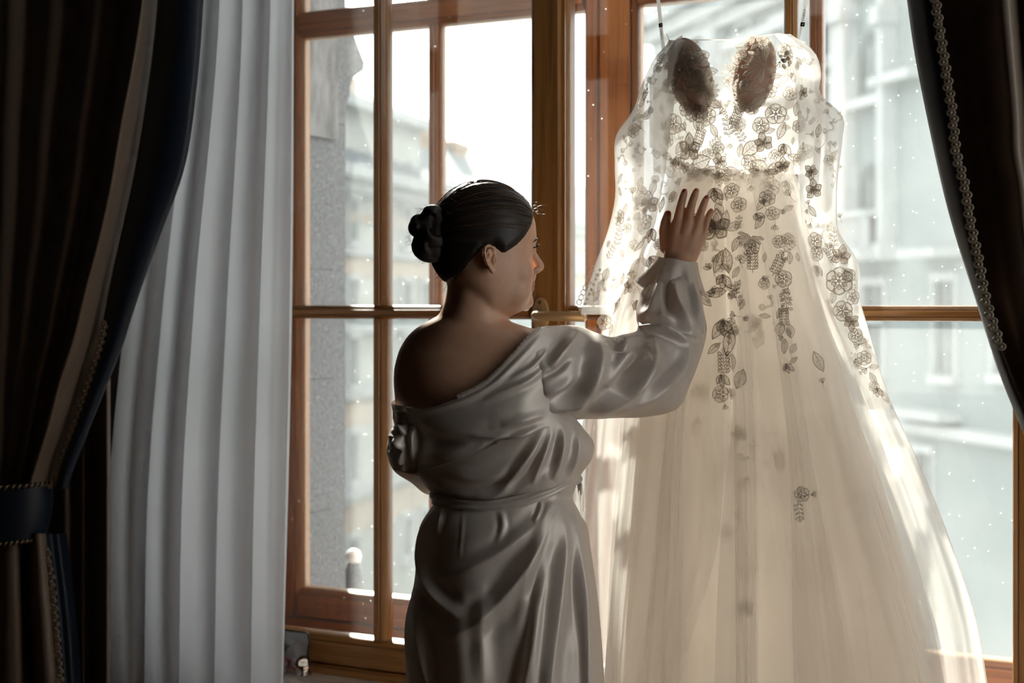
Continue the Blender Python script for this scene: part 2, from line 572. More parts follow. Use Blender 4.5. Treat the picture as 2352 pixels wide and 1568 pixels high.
# ------------------------------------------------------------------ outside: granite surround of the window
XG = -2.275
pier = thing('granite_pilaster', (XG - 0.2, 3.42, -0.4), 'grey granite pilaster of stacked blocks just outside the window', 'pilaster')
zc = [atY(730, y, 3.39)[2] for y in (1390, 1175, 870, 618, 316, -60)]
zs_ = [-0.4] + [float(z) for z in zc]
for k in range(len(zs_) - 1):
    a, c = zs_[k] + 0.0008, zs_[k+1] - 0.0008
    mb = MB()
    proud = 0.016 if k == 5 else 0.0
    mb.box((XG - 0.30, 3.305, a), (XG + proud, 3.475, c))
    o = mb.build('granite_block', M['granite_rough'] if k == 5 else M['granite'], pier)
for k in range(3):
    a, c = (-0.4, 0.55, 1.45, 1.95)[k:k+2]
    MB().box((XG - 0.30, 3.485, a + 0.002), (XG - 0.012, 3.555, c - 0.002)).build('granite_block', M['granite'], pier)
# capital that steps out beyond the shaft
def cap_prof():
    zb = 1.95
    pts = [(0.0, 0), (0.0, 0.05), (0.022, 0.09), (0.026, 0.12), (0.045, 0.150), (0.10, 0.178), (0.105, 0.20), (0.0, 0.33), (0.0, 0.9), (-0.07, 0.9), (-0.07, 0)]
    return [(3.555 + p, zb + q) for p, q in pts]
mb = MB().prism(cap_prof(), lambda p, q, t: (t, p, q), XG - 0.30, XG - 0.012)
auto_smooth(mb.build('capital', M['granite'], pier), 30)
# stone bracket lamp ball low beside the pier
lm = atY(812, 1278, 3.9)
g = thing('stone_ball', lm - np.array([0, 0, 0.5]), 'small pale stone ball on a post beside the granite pilaster', 'stone ball')
MB().ball(lm, 0.026, 16, 10).build('ball', principled('pale_stone', (0.75, 0.74, 0.71), 0.6, var=0.1), g, True)
MB().tube([lm - np.array([0, 0, 0.5]), lm - np.array([0, 0, 0.06]), lm - np.array([0, 0, 0.02])], [0.03, 0.03, 0.022], 14).build('post', M['granite'], g, True)
struct('wall_outside', MB().box((-6, 3.31, -11), (XG - 0.302, 4.0, 4.5)), M['granite'])

# ------------------------------------------------------------------ outside: street and the houses across it
ZG = -11.5
M['street'] = principled('street', (0.30, 0.31, 0.30), 0.9, var=0.15, nscale=0.3)
o = MB().box((-120, 8, ZG - 0.2), (60, 140, ZG)).build('street', M['street']); o['kind'] = 'structure'

M['wall_cream'] = principled('facade_cream', (0.375, 0.39, 0.37), 0.9, var=0.12, nscale=0.5)
M['wall_tan'] = principled('facade_tan', (0.38, 0.325, 0.27), 0.9, var=0.15, nscale=0.6)
M['wall_blue'] = principled('facade_blue', (0.215, 0.248, 0.254), 0.9, var=0.08, nscale=0.4)
M['stucco'] = principled('stucco_white', (0.35, 0.372, 0.38), 0.85, var=0.06, nscale=0.8)
M['roof'] = principled('roof_tin', (0.13, 0.15, 0.165), 0.95, var=0.15, nscale=0.6)
M['brick'] = principled('chimney_brick', (0.26, 0.19, 0.14), 0.9, var=0.2, nscale=2)
M['dark_pane'] = principled('far_pane', (0.11, 0.13, 0.13), 0.3, var=0.3, nscale=1.2)

class Facade:
    """a vertical house front through pixel column x0 at depth d0 whose level lines run to pixel column xv"""
    def __init__(self, x0, d0, xv, side):
        self.x0, self.d0, self.xv = x0, d0, xv
        dr = FW + (xv - CX) / FPX * RT
        self.dir = dr / np.linalg.norm(dr)
        nrm = np.cross(self.dir, UP) * side
        self.n = nrm / np.linalg.norm(nrm)
    def d(self, px):
        return self.d0 * (self.x0 - self.xv) / (px - self.xv)
    def base(self, px):
        p = CAM + self.d(px) * (FW + (px - CX) / FPX * RT)
        return np.array([p[0], p[1], 0.0])
    def z(self, px, py):
        return 1.42 + (HY - py) * self.d(px) / FPX
    def block(self, mb, px0, px1, z0, z1, o0, o1, mi=0):
        a, c = self.base(px0), self.base(px1)
        q = []
        for zz in (z0, z1):
            q += [a + self.n * o0 + UP * zz, c + self.n * o0 + UP * zz, c + self.n * o1 + UP * zz, a + self.n * o1 + UP * zz]
        return mb.hexa(q, mi)

def far_window(fc, par, px0, px1, py0, py1, arch=False, surround=True):
    pc = 0.5 * (px0 + px1)
    z0, z1 = fc.z(pc, py1), fc.z(pc, py0)
    a, c = fc.base(px0), fc.base(px1)
    mb = MB()
    if arch:
        n = 10
        prof = [(0, z0), (1, z0)]
        wv = np.linalg.norm(c - a) * 0.5
        h = min(wv, (z1 - z0) * 0.4)
        for k in range(n + 1):
            t = math.pi * k / n
            prof.append((0.5 + 0.5 * math.cos(t), z1 - h + h * math.sin(t)))
        mb.prism(prof, lambda p, q, t: a + (c - a) * p + fc.n * t + UP * q, -0.02, 0.03)
    else:
        fc.block(mb, px0, px1, z0, z1, -0.02, 0.03)
    wo = mb.build('window', M['dark_pane'], par)
    if surround:
        fm = MB()
        e = 0.10 * (px1 - px0)
        fc.block(fm, px0 - e, px0, z0, z1, 0, 0.18); fc.block(fm, px1, px1 + e, z0, z1, 0, 0.18)
        fc.block(fm, px0 - e, px1 + e, z0 - 0.25, z0, 0, 0.30)
        if not arch: fc.block(fm, px0 - e, px1 + e, z1, z1 + 0.25, 0, 0.22)
        fc.block(fm, pc - 1.2, pc + 1.2, z0, z1 - (0.5 if arch else 0), 0.03, 0.06)
        fm.build('window_frame', M['stucco'], wo)
    return wo

# cream house, its front runs away from the window on the left
L = Facade(850, 55.0, 2170, 1)
if (CAM - L.base(850)) @ L.n < 0: L.n = -L.n
hl = thing('townhouse', L.base(1000) + UP * ZG, 'cream townhouse with grey tin roof and two brick chimneys across the street', 'building')
zcor = L.z(900, 408)
mb = MB(); L.block(mb, 640, 1420, ZG, zcor, -12, 0); mb.build('wall', M['wall_cream'], hl)
mb = MB(); L.block(mb, 640, 1425, zcor - 0.9, zcor - 0.45, 0, 0.5); L.block(mb, 640, 1427, zcor - 0.45, zcor, 0, 0.9); mb.build('cornice', M['stucco'], hl)
mb = MB()
a, c = L.base(640), L.base(1427)
zr = zcor + 2.9
mb.add([a + L.n*0.9 + UP*zcor, c + L.n*0.9 + UP*zcor, c - L.n*2.2 + UP*zr, a - L.n*2.2 + UP*zr, a - L.n*12 + UP*zcor, c - L.n*12 + UP*zcor], [(0,1,2,3), (3,2,5,4), (0,3,4), (1,5,2), (0,4,5,1)])
mb.build('roof', M['roof'], hl)
mb = MB(); L.block(mb, 640, 955, zcor, L.z(920, 292), -7, 0.2); mb.build('attic_wall', M['wall_cream'], hl)
mb = MB(); L.block(mb, 640, 958, L.z(920, 292), L.z(920, 268), -7, 0.8); mb.build('attic_cornice', M['stucco'], hl)
mb = MB(); L.block(mb, 640, 850, L.z(830, 232), L.z(830, 172), -7, -0.5); mb.build('attic_block', M['wall_tan'], hl)
for p0, p1, yt, yb, back in ((1008, 1062, 300, 390, -1.2), (1106, 1134, 325, 400, -1.4), (966, 985, 318, 385, -1.6)):
    mb = MB(); pc = 0.5*(p0+p1)
    L.block(mb, p0, p1, L.z(pc, yb) - 0.5, L.z(pc, yt) - 0.35, back - 1.0, back)
    L.block(mb, p0 - 3, p1 + 3, L.z(pc, yt) - 0.35, L.z(pc, yt), back - 1.1, back + 0.1)
    mb.build('chimney', M['brick'], hl)
for y0, y1, tan in ((455, 468, 0), (578, 592, 0), (600, 640, 1), (500, 520, 1), (735, 760, 0), (880, 900, 0), (910, 960, 1), (1090, 1110, 0), (1130, 1190, 1)):
    mb = MB(); L.block(mb, 640, 1421, L.z(900, y1), L.z(900, y0), 0, 0.06 if tan else 0.25)
    mb.build('band', M['wall_tan' if tan else 'stucco'], hl)
for px in (805, 885, 928, 972, 1022, 1070, 1130):
    for y0, y1 in ((475, 562), (648, 712), (772, 870), (975, 1075), (1200, 1290)):
        k = L.d(900) / L.d(px)
        f_ = lambda y: 700 + (y - 700) * k
        w_ = 10 * k * k
        far_window(L, hl, px - w_, px + w_, f_(y0), f_(y1))
for px in (818, 845, 905, 938):
    far_window(L, hl, px - 8, px + 8, 310, 372)

# blue-grey house on the right, its front runs away to the left
Rb = Facade(2000, 45.0, 250, 1)
if (CAM - Rb.base(2000)) @ Rb.n < 0: Rb.n = -Rb.n
hr = thing('corner_house', Rb.base(2000) + UP * ZG, 'pale blue-grey house with arched windows and white balconies across the street', 'building')
ztop = Rb.z(1525, 42)
mb = MB(); Rb.block(mb, 1525, 2700, ZG, ztop - 1.2, -10, 0); mb.build('wall', M['wall_blue'], hr)
for z0, z1, o in ((ztop - 2.6, ztop - 2.2, 0.25), (ztop - 1.7, ztop - 1.2, 0.5), (ztop - 1.2, ztop - 0.6, 0.9), (ztop - 0.6, ztop, 1.3)):
    mb = MB(); Rb.block(mb, 1525 - 6 * o, 2700, z0, z1, -10, o); mb.build('cornice', M['stucco'], hr)
for p0, p1, y0, y1, arch in ((1976, 2028, 72, 222, True), (1976, 2027, 376, 486, True), (1990, 2038, 655, 705, False), (1990, 2034, 745, 850, False), (2154, 2200, 645, 862, False), (1893, 1932, 30, 130, True), (1893, 1936, 190, 330, False), (1893, 1936, 420, 500, True), (1990, 2030, 1020, 1120, False), (2110, 2150, 1040, 1140, False),
                              (1700, 1730, 60, 170, False), (1780, 1812, 50, 165, False), (1600, 1622, 90, 190, False), (1600, 1622, 330, 420, False), (1700, 1728, 330, 430, False), (2290, 2345, 330, 480, True), (2290, 2345, 640, 860, False)):
    far_window(Rb, hr, p0, p1, y0, y1, arch)
for p0, p1, y0, y1, o in ((2030, 2125, 168, 190, 0.6), (1972, 2046, 226, 246, 0.5), (1886, 1942, 148, 166, 0.8), (1970, 2050, 487, 500, 1.0), (1970, 2052, 575, 600, 1.2), (2128, 2215, 572, 592, 1.0), (2098, 2210, 942, 962, 0.8), (1850, 2600, 985, 1010, 0.4), (1525, 1880, 215, 232, 0.4)):
    pc = 0.5 * (p0 + p1)
    mb = MB(); Rb.block(mb, p0, p1, Rb.z(pc, y1), Rb.z(pc, y0), 0, o); mb.build('ledge', M['stucco'], hr)
for k in range(9):
    p = 1976 + k * 8.4
    mb = MB(); Rb.block(mb, p, p + 3.4, Rb.z(p, 577), Rb.z(p, 498), 0.75, 0.95); mb.build('baluster', M['stucco'], hr)
for p0, p1, y0, y1 in ((1942, 1972, -120, 560), (2048, 2062, -120, 560), (1640, 1668, -60, 800), (1855, 1872, -120, 900)):
    mb = MB(); Rb.block(mb, p0, p1, Rb.z(p0, y1), Rb.z(p0, y0), 0, 0.55)
    Rb.block(mb, p0 - 4, p1 + 4, Rb.z(p0, y1) - 0.5, Rb.z(p0, y1), 0, 0.7); Rb.block(mb, p0 - 4, p1 + 4, Rb.z(p0, 60), Rb.z(p0, 20), 0, 0.75)
    mb.build('pilaster', M['stucco'], hr)
# ------------------------------------------------------------------ curtains
M['satin_taupe'] = principled('taupe_satin', (0.21, 0.160, 0.122), 0.40, var=0.06, nscale=120, sheen=0.1, bump=0.08, bscale=400)
M['velvet_navy'] = principled('navy_velvet', (0.003, 0.011, 0.028), 0.5, var=0.2, nscale=150, sheen=0.08)
M['trim_thread'] = principled('trim_thread', (0.42, 0.35, 0.26), 0.45, var=0.15, nscale=200)
M['gold_thread'] = principled('gold_thread', (0.72, 0.50, 0.24), 0.3, metal=0.4)
M['navy_cord'] = principled('navy_cord', (0.004, 0.008, 0.02), 0.5)
M['voile'] = cloth_sheer('white_voile', (0.74, 0.76, 0.80), 0.02, 0.62, tcol=(0.80, 0.825, 0.87))

def interp_cols(ctrl, n_per):
    """ctrl: nv x k x 3 control columns -> smooth grid by Catmull-Rom across columns"""
    ctrl = np.asarray(ctrl, float)
    k = ctrl.shape[1]
    ext = np.concatenate([2*ctrl[:, :1]-ctrl[:, 1:2], ctrl, 2*ctrl[:, -1:]-ctrl[:, -2:-1]], 1)
    out = []
    for i in range(k - 1):
        p0, p1, p2, p3 = (ext[:, i+j] for j in range(4))
        for s in range(n_per):
            t = s / n_per
            out.append(0.5*((2*p1)+(-p0+p2)*t+(2*p0-5*p1+4*p2-p3)*t*t+(-p0+3*p1-3*p2+p3)*t**3))
    out.append(ctrl[:, -1])
    return np.stack(out, 1)

# --- left drape, drawn aside to a tieback
EDGE = [(-260, 480), (0, 468), (200, 452), (400, 420), (530, 372), (700, 312), (800, 280), (900, 240), (1000, 200), (1113, 156)]
NB = [(-260, 372), (0, 362), (219, 337), (408, 306), (535, 278), (663, 250), (796, 224), (898, 191), (971, 167), (1035, 142), (1113, 120)]
BD = [(-260, 335), (0, 324), (153, 301), (286, 275), (434, 250), (551, 224), (663, 194), (786, 163), (864, 137), (986, 105), (1113, 66)]
LF = [(-260, -420), (0, -390), (400, -330), (800, -230), (1113, -110)]
YD = 2.50
rows = np.linspace(-255, 1122, 56)
drape = thing('drape', (XatY(40, YD), YD, 0.0), 'taupe satin drape with navy velvet edge, gathered by a navy tieback beside the voile', 'curtain')
def drape_cols(y):
    t = np.clip((y + 255) / 1377.0, 0, 1)
    e, nb, bd, lf = table(EDGE, y), table(NB, y), table(BD, y), table(LF, y)
    sp = 1 - 0.55 * t
    navy = [(e, 0.055 * sp), (lerp(e, nb, 0.12), 0.035 * sp), (lerp(e, nb, 0.5), 0.012 * sp), (lerp(e, nb, 0.9), 0.03 * sp), (nb, 0.048 * sp)]
    bg_ = [(nb, 0.06 * sp), (lerp(nb, bd, 0.30), 0.030 * sp), (lerp(nb, bd, 0.70), -0.020 * sp), (bd, -0.052 * sp)]
    rest = [(bd, -0.052 * sp)]
    nf = 7
    for k in range(1, nf * 2 + 1):
        f = k / (nf * 2)
        x = lerp(bd, lf, f)
        rest.append((x + (6 if k % 2 else 0) * sp, (0.012 if k % 2 else -0.022) * sp + 0.006 * math.sin(k * 2.1)))
    return navy, bg_, rest
def cols_to_pts(get, Yb):
    return np.array([[atY(px, y, Yb + dy) for px, dy in get(y)] for y in rows])
gn = interp_cols(cols_to_pts(lambda y: drape_cols(y)[0], YD), 5)
gb = interp_cols(cols_to_pts(lambda y: drape_cols(y)[1] + drape_cols(y)[2][1:], YD), 5)
MB().grid(gn).build('navy_border', M['velvet_navy'], drape, True)
MB().grid(gb).build('satin_panel', M['satin_taupe'], drape, True)
# tail of the drape below the tieback
rows2 = np.linspace(1225, 2190, 30)
def tail(y):
    t = (y - 1225) / 965.0
    s = 1 + 0.9 * t
    c = 20
    f = lambda x: c + (x - c) * s
    pts = [(f(105) + 8 * math.sin(t * 6), 0.03), (f(98), 0.0), (f(78), -0.012), (f(60), 0.03), (f(52), 0.045), (f(40), -0.015), (f(8), -0.03), (f(-18), 0.02), (f(-28), 0.05), (f(-40), -0.02), (f(-80), -0.02), (f(-110), 0.03)]
    return pts
gt = interp_cols(np.array([[atY(px, y, YD + dy) for px, dy in tail(y)] for y in rows2]), 5)
MB().grid(gt).build('drape_tail', M['satin_taupe'], drape, True)
gt2 = interp_cols(np.array([[atY(px, y, YD + dy) for px, dy in ((tail(y)[0][0] + 48, 0.10), (tail(y)[0][0] + 30, 0.06), (tail(y)[0][0] + 12, 0.05), tail(y)[0])] for y in rows2]), 5)
MB().grid(gt2).build('navy_border', M['velvet_navy'], drape, True)
# straight hanging return of the drape next to the voile
def ret(y):
    return [(254, 0.03), (246, 0.0), (228, 0.02), (205, 0.05), (190, 0.02), (172, 0.05), (150, 0.02), (120, 0.05)]
gr = interp_cols(np.array([[atY(px - 8 * (y < 900) * (900 - y) / 900, y, 2.60 + dy) for px, dy in ret(y)] for y in np.linspace(-250, 2150, 30)]), 5)
MB().grid(gr).build('drape_return', M['satin_taupe'], drape, True)

def loop_mesh(name, r):
    mb = MB()
    a = np.linspace(0, 2 * math.pi, 13)[:-1]
    mb.tube(np.stack([r * np.cos(a), 0 * a, r * 0.8 * np.sin(a)], 1), r * 0.34, 6, closed=True)
    mb.ball((0, -r * 0.2, 0), r * 0.45, 8, 6)
    return mb.mesh(name, M['trim_thread'])
loop_me = loop_mesh('trim_loop', 0.0062)
def trim_along(parent, fn, y0, y1, step, Yb):
    """loops of braid sewn along a line given in picture rows"""
    y = y0
    k = 0
    while y < y1:
        px = fn(y)
        p = atY(px + (2.5 if k % 2 else -2.5), y, Yb)
        place('trim_loop', loop_me, parent, p)
        y += step; k += 1
trim_along(drape, lambda y: table(NB, y) + 5, 742, 1112, 8.6, YD + 0.012)
trim_along(drape, lambda y: float(pxy(gt[int((y-1225)/965*29), 0])[0]), 1262, 1565, 9.0, YD + 0.012)

# tieback band with twisted gold cords
tb = thing('curtain_tieback', atY(20, 1255, YD), 'navy velvet tieback band edged with gold twisted cord', 'tieback')
def ringpt(a, z, rx, ry):
    c = atY(18, 1180, YD + 0.01)
    return np.array([c[0] + rx * math.cos(a), c[1] + ry * math.sin(a), z])
aa = np.linspace(0, 2 * math.pi, 49)[:-1]
zt = atY(60, 1118, YD)[2]; zb = atY(60, 1252, YD)[2]
def tz(a, base, k):
    return base + 0.016 * math.cos(a) * k
bandg = []
for s_ in np.linspace(0, 1, 7):
    bulge = 0.006 * math.sin(math.pi * s_)
    bandg.append([ringpt(a, lerp(tz(a, zt, 0.6), tz(a, zb, 1.0), s_), lerp(0.118, 0.097, s_) + bulge, lerp(0.085, 0.075, s_) + bulge) for a in aa])
MB().grid(np.array(bandg), True).build('band', M['velvet_navy'], tb, True)
for base, k, rx, ry in ((zt, 0.6, 0.119, 0.086), (zb, 1.0, 0.098, 0.076)):
    ctr = np.array([ringpt(a, tz(a, base, k), rx, ry) for a in np.linspace(0, 2 * math.pi, 241)[:-1]])
    o = MB().tube(ctr, 0.0045, 8, closed=True).build('cord', M['navy_cord'], tb, True)
    tg = np.roll(ctr, -1, 0) - np.roll(ctr, 1, 0); tg /= np.linalg.norm(tg, axis=1, keepdims=True)
    sidev = np.cross(tg, UP); sidev /= np.linalg.norm(sidev, axis=1, keepdims=True)
    ph = np.arange(240) / 240 * 2 * math.pi * 46
    hel = ctr + 0.0047 * (np.cos(ph)[:, None] * sidev + np.sin(ph)[:, None] * UP)
    hh = np.concatenate([hel, hel[:1]])
    tt = np.linspace(0, 240, 961)
    fine = np.stack([np.interp(tt, np.arange(241), hh[:, i]) for i in range(3)], 1)
    MB().tube(hel, 0.0015, 5, closed=True).build('gold_twist', M['gold_thread'], o, True)

# --- voile panel
voile = thing('voile_curtain', (XatY(460, 2.70), 2.70, 0.02), 'white translucent voile curtain hanging in long folds at the window edge', 'curtain')
VR = [(-260, 676), (0, 675), (700, 671), (1568, 650), (2250, 630)]
VLt = [(-260, 395), (0, 392), (700, 300), (1100, 258), (1568, 244), (2250, 236)]
vr = np.linspace(-258, 2120, 60)
NF = 5.0
us = np.linspace(0, 1, 260)
Pv = []
for y in vr:
    xr_, xl_ = table(VR, y), table(VLt, y)
    ph = 2 * math.pi * (NF * us + 0.22) + 0.5 * math.sin(y / 700.0 + 1)
    amp = 0.022 * (0.9 + 0.25 * math.sin(y / 500))
    vary = 1 + 0.35 * np.sin(us * 17.0 + 1.3)
    wv = np.sin(ph) + 0.22 * np.sin(2 * ph + 0.6)
    off = 20.0 * vary * np.sin(ph + 1.25) * (1 - smooth((us - 0.93) / 0.07))
    row = [atY(lerp(xl_, xr_, u) + o_, y, 2.70 + amp * v_ * w_) for u, o_, v_, w_ in zip(us, off, vary, wv)]
    Pv.append(row)
MB().grid(np.array(Pv)).build('voile_panel', M['voile'], voile, True)

# --- right drape
YR = 2.42
rd = thing('drape', (XatY(2300, YR), YR, 0.0), 'dark drape with navy edge and looped braid trim beside the wedding dress', 'curtain')
E2 = [(-260, 2050), (0, 2083), (120, 2100), (250, 2125), (500, 2182), (700, 2244), (866, 2298), (955, 2334), (1000, 2353), (1120, 2410), (1260, 2470)]
T2 = [(-260, 2120), (0, 2148), (156, 2171), (268, 2188), (357, 2197), (424, 2215), (514, 2229), (598, 2247), (688, 2264), (760, 2286), (866, 2322), (1000, 2380), (1260, 2490)]
R2 = [(-260, 2900), (0, 2880), (500, 2800), (1000, 2700), (1260, 2620)]
rows = np.linspace(-255, 1262, 56)
def d2(y):
    t = np.clip((y + 255) / 1517.0, 0, 1)
    e, b_, r_ = table(E2, y), table(T2, y), table(R2, y)
    sp = 1 - 0.5 * t
    navy = [(e, 0.05 * sp), (lerp(e, b_, 0.15), 0.03 * sp), (lerp(e, b_, 0.6), 0.0), (b_, -0.008 * sp)]
    rest = [(b_, -0.008 * sp)]
    nf = 5
    for k in range(1, nf * 2 + 1):
        f = k / (nf * 2)
        rest.append((lerp(b_, r_, f ** 0.95) - (10 if k % 2 else 0) * sp, (0.045 if k % 2 else -0.045) * sp))
    return navy, rest
g1 = interp_cols(cols_to_pts(lambda y: d2(y)[0], YR), 5)
g2 = interp_cols(cols_to_pts(lambda y: d2(y)[1], YR), 5)
MB().grid(g1).build('navy_border', M['velvet_navy'], rd, True)
MB().grid(g2).build('satin_panel', M['satin_taupe'], rd, True)
trim_along(rd, lambda y: table(T2, y), -60, 800, 14.5, YR - 0.016)
rows = np.linspace(1262, 2240, 20)
g3 = interp_cols(cols_to_pts(lambda y: [(lerp(2472, 2440, (y - 1262) / 978) + k * 16, (0.03 if k % 2 else -0.03)) for k in range(12)], YR), 4)
MB().grid(g3).build('drape_tail', M['satin_taupe'], rd, True)

# --- clear pouch on the sill
M['plastic'] = None
m, ns, lk = mat('clear_plastic')
o_ = ns.new('ShaderNodeOutputMaterial'); tr_ = ns.new('ShaderNodeBsdfTransparent'); tr_.inputs[0].default_value = (0.80, 0.81, 0.83, 1)
gl_ = ns.new('ShaderNodeBsdfGlossy'); gl_.inputs[1].default_value = 0.08; mx_ = node(ns, 'ShaderNodeMixShader', i_0=0.38)
lk.new(tr_.outputs[0], mx_.inputs[1]); lk.new(gl_.outputs[0], mx_.inputs[2]); lk.new(mx_.outputs[0], o_.inputs[0])
M['plastic'] = m
M['zip'] = principled('black_zip', (0.012, 0.016, 0.022), 0.4)
pc = atY(650, 1552, 2.905); pc[2] = ZS
bag = thing('cosmetic_pouch', pc, 'clear plastic cosmetic pouch with black zip on the marble sill', 'pouch')
def pouch_pt(u, v, s):
    """u across, v up; s = -1 room side, +1 window side"""
    hw = 0.075 * (1 - 0.06 * v) * (1 - 0.25 * max(0, v - 0.75) ** 2 * 6)
    th = 0.022 * (1 - v ** 1.5) * (1 - abs(u) ** 2.2) + 0.0015
    crumple = 0.008 * math.sin(7 * u + 5 * v + s) + 0.004 * math.sin(13 * v - 9 * u)
    return pc + np.array([u * hw, s * th + crumple * (1 - v) + 0.012 * v * v, 0.003 + 0.098 * v])
for s_ in (-1, 1):
    G = [[pouch_pt(u, v, s_) for u in np.linspace(-1, 1, 19)] for v in np.linspace(0, 1, 13)]
    MB().grid(np.array(G)).build('pouch_wall', M['plastic'], bag, True)
edge = [pouch_pt(-1, v, 1) for v in np.linspace(0, 0.96, 10)] + [pouch_pt(u, 1, 1) for u in np.linspace(-0.94, 0.94, 16)] + [pouch_pt(1, v, 1) for v in np.linspace(0.96, 0, 10)]
MB().tube(edge, 0.0028, 6).build('zip_piping', M['zip'], bag, True)
M['red_case'] = principled('red_case', (0.50, 0.05, 0.05), 0.3)
for k, (dx, dz, ln) in enumerate(((0.020, 0.014, 0.055), (0.012, 0.032, 0.05))):
    c0 = pc + np.array([dx, 0.0, dz])
    lt = thing('cosmetic_tube', c0, ('glossy red cosmetic tube lying at the bottom of the clear pouch', 'shorter red cosmetic tube resting above the other one in the pouch')[k], 'cosmetics', 'red tubes in the clear pouch')
    d_ = np.array([math.cos(0.15 * k - 0.1), 0.0, math.sin(0.15 * k - 0.1)])
    MB().tube([c0 - d_ * ln * 0.5, c0 + d_ * ln * 0.2], 0.0075, 12).build('case', M['red_case'], lt, True)
    MB().tube([c0 + d_ * ln * 0.2, c0 + d_ * ln * 0.46, c0 + d_ * ln * 0.5], [0.0068, 0.0068, 0.004], 12).build('cap', M['red_case'], lt, True)
# ------------------------------------------------------------------ wedding dress hanging at the window
M['satin_white'] = cloth_sheer('dress_lining', (0.72, 0.665, 0.61), 0.08, 0.62, tcol=(0.80, 0.735, 0.67))
M['bodice'] = cloth_sheer('dress_bodice', (0.86, 0.83, 0.79), 0.26, 0.80, tcol=(0.96, 0.945, 0.92))
M['tulle'] = cloth_sheer('dress_tulle', (0.86, 0.84, 0.81), 0.55, 0.80, tcol=(0.93, 0.90, 0.86))
M['illusion'] = cloth_sheer('illusion_mesh', (0.88, 0.89, 0.89), 0.80, 0.65)
M['sleeve_mesh'] = cloth_sheer('sleeve_mesh', (0.88, 0.87, 0.85), 0.42, 0.75)
M['cup'] = cloth_sheer('bust_cup', (0.44, 0.375, 0.33), 0.06, 0.20, tcol=(0.72, 0.40, 0.28))
M['lace_fill'] = cloth_sheer('lace_net', (0.84, 0.78, 0.71), 0.45, 0.66)
M['lace_cord'] = cloth_sheer('lace_cord', (0.88, 0.81, 0.73), 0.25, 0.68)
M['pearl'] = principled('pearl', (0.92, 0.88, 0.82), 0.18, coat=0.6, trans=0.55)
M['strap'] = cloth_sheer('strap_ribbon', (0.85, 0.81, 0.77), 0.0, 0.6)
M['ink'] = principled('black_print', (0.01, 0.01, 0.012), 0.6)
M['strap_print'] = principled('white_print', (0.75, 0.75, 0.75), 0.6)

dress = thing('wedding_dress', (XatY(1720, 2.66), 2.66, 0.06), 'white lace wedding dress with tulle skirt hanging in the sunlit window', 'wedding dress')

YC = 2.765      # mid plane of the dress
# outline of the tulle skirt: row, left, right, half depth, mid plane shift
SK = [(372, 1556, 1812, 0.035, 0.02), (400, 1540, 1828, 0.050, 0.015), (460, 1510, 1850, 0.065, 0.01), (560, 1460, 1890, 0.078, 0.0), (700, 1400, 1945, 0.085, 0.0), (800, 1372, 2000, 0.09, 0.0),
      (930, 1345, 2050, 0.095, -0.005), (1060, 1325, 2110, 0.10, -0.015), (1260, 1295, 2190, 0.105, -0.035), (1430, 1272, 2245, 0.11, -0.055), (1568, 1255, 2268, 0.115, -0.075), (1900, 1225, 2320, 0.13, -0.09), (2180, 1205, 2350, 0.14, -0.10)]
def skirt_pt(a, y, k=1.0, fold=1.0, phase=0.0, nf=17, shrink=0.0):
    """a: angle, pi/2 faces the room"""
    xl, xr, rd_, dy = table(SK, y)
    xc, rx = 0.5 * (xl + xr), 0.5 * (xr - xl) * (1 - shrink)
    g = smooth((y - 380) / 900.0)
    w_ = math.cos(a)
    fo = fold * (0.004 + 0.026 * g) * (math.sin(nf * a + phase + 0.5 * math.sin(3 * a + phase)) * 0.7 + 0.45 * math.sin((nf * 1.9) * a + 2.1 * phase))
    px = xc + rx * w_ * k
    px += fold * 10 * g * math.sin(nf * a + phase + 1.1) * abs(math.sin(a))
    return atY(px, y, YC + dy - (rd_ * k * (1 - shrink) + fo) * math.sin(a))
def skirt_layer(name, m, y0, y1, phase, nf, shrink, fold=1.0, nu=220, nv=60):
    ys = np.linspace(y0, y1, nv)
    aa = np.arange(nu) * 2 * math.pi / nu
    G = np.array([[skirt_pt(a, y, 1.0, fold, phase, nf, shrink) for a in aa] for y in ys])
    return MB().grid(G, True).build(name, m, dress, True)
lining = skirt_layer('skirt_lining', M['satin_white'], 396, 2080, 0.7, 11, 0.26, 0.8)
skirt = skirt_layer('tulle_skirt', M['tulle'], 386, 2150, 2.2, 17, 0.0, 1.0)
# loose tulle panel edge that opens in a long slit in the middle of the front
def panel(name, edge, Yo, amp, m):
    G = []
    for y in np.linspace(388, 2120, 60):
        xs = [table(e, y) for e in edge]
        xl, xr, rd_, dy = table(SK, y)
        row = []
        for i, u in enumerate(np.linspace(0, 1, 46)):
            px = lerp(xs[0], xs[1], u)
            s_ = np.clip((px - 0.5 * (xl + xr)) / (0.5 * (xr - xl)), -0.98, 0.98)
            Yf = YC + dy - rd_ * math.sqrt(1 - s_ * s_)
            row.append(atY(px, y, Yf - Yo - amp * smooth((y - 450) / 800) * (math.sin(u * 19 + 1.0) + 0.5 * math.sin(u * 33))))
        G.append(row)
    return MB().grid(np.array(G)).build(name, m, dress, True)
panel('tulle_panel', ([(400, 1690), (700, 1698), (930, 1685), (1240, 1655), (1568, 1640), (2150, 1620)], [(400, 1815), (600, 1880), (800, 1940), (1060, 2040), (1300, 2110), (1568, 2170), (2150, 2260)]), 0.022, 0.010, M['tulle'])
panel('tulle_panel', ([(400, 1560), (600, 1480), (760, 1420), (960, 1425), (1240, 1405), (1568, 1388), (2150, 1350)], [(400, 1655), (700, 1668), (930, 1664), (1240, 1650), (1568, 1560), (2150, 1500)]), 0.020, 0.010, M['tulle'])

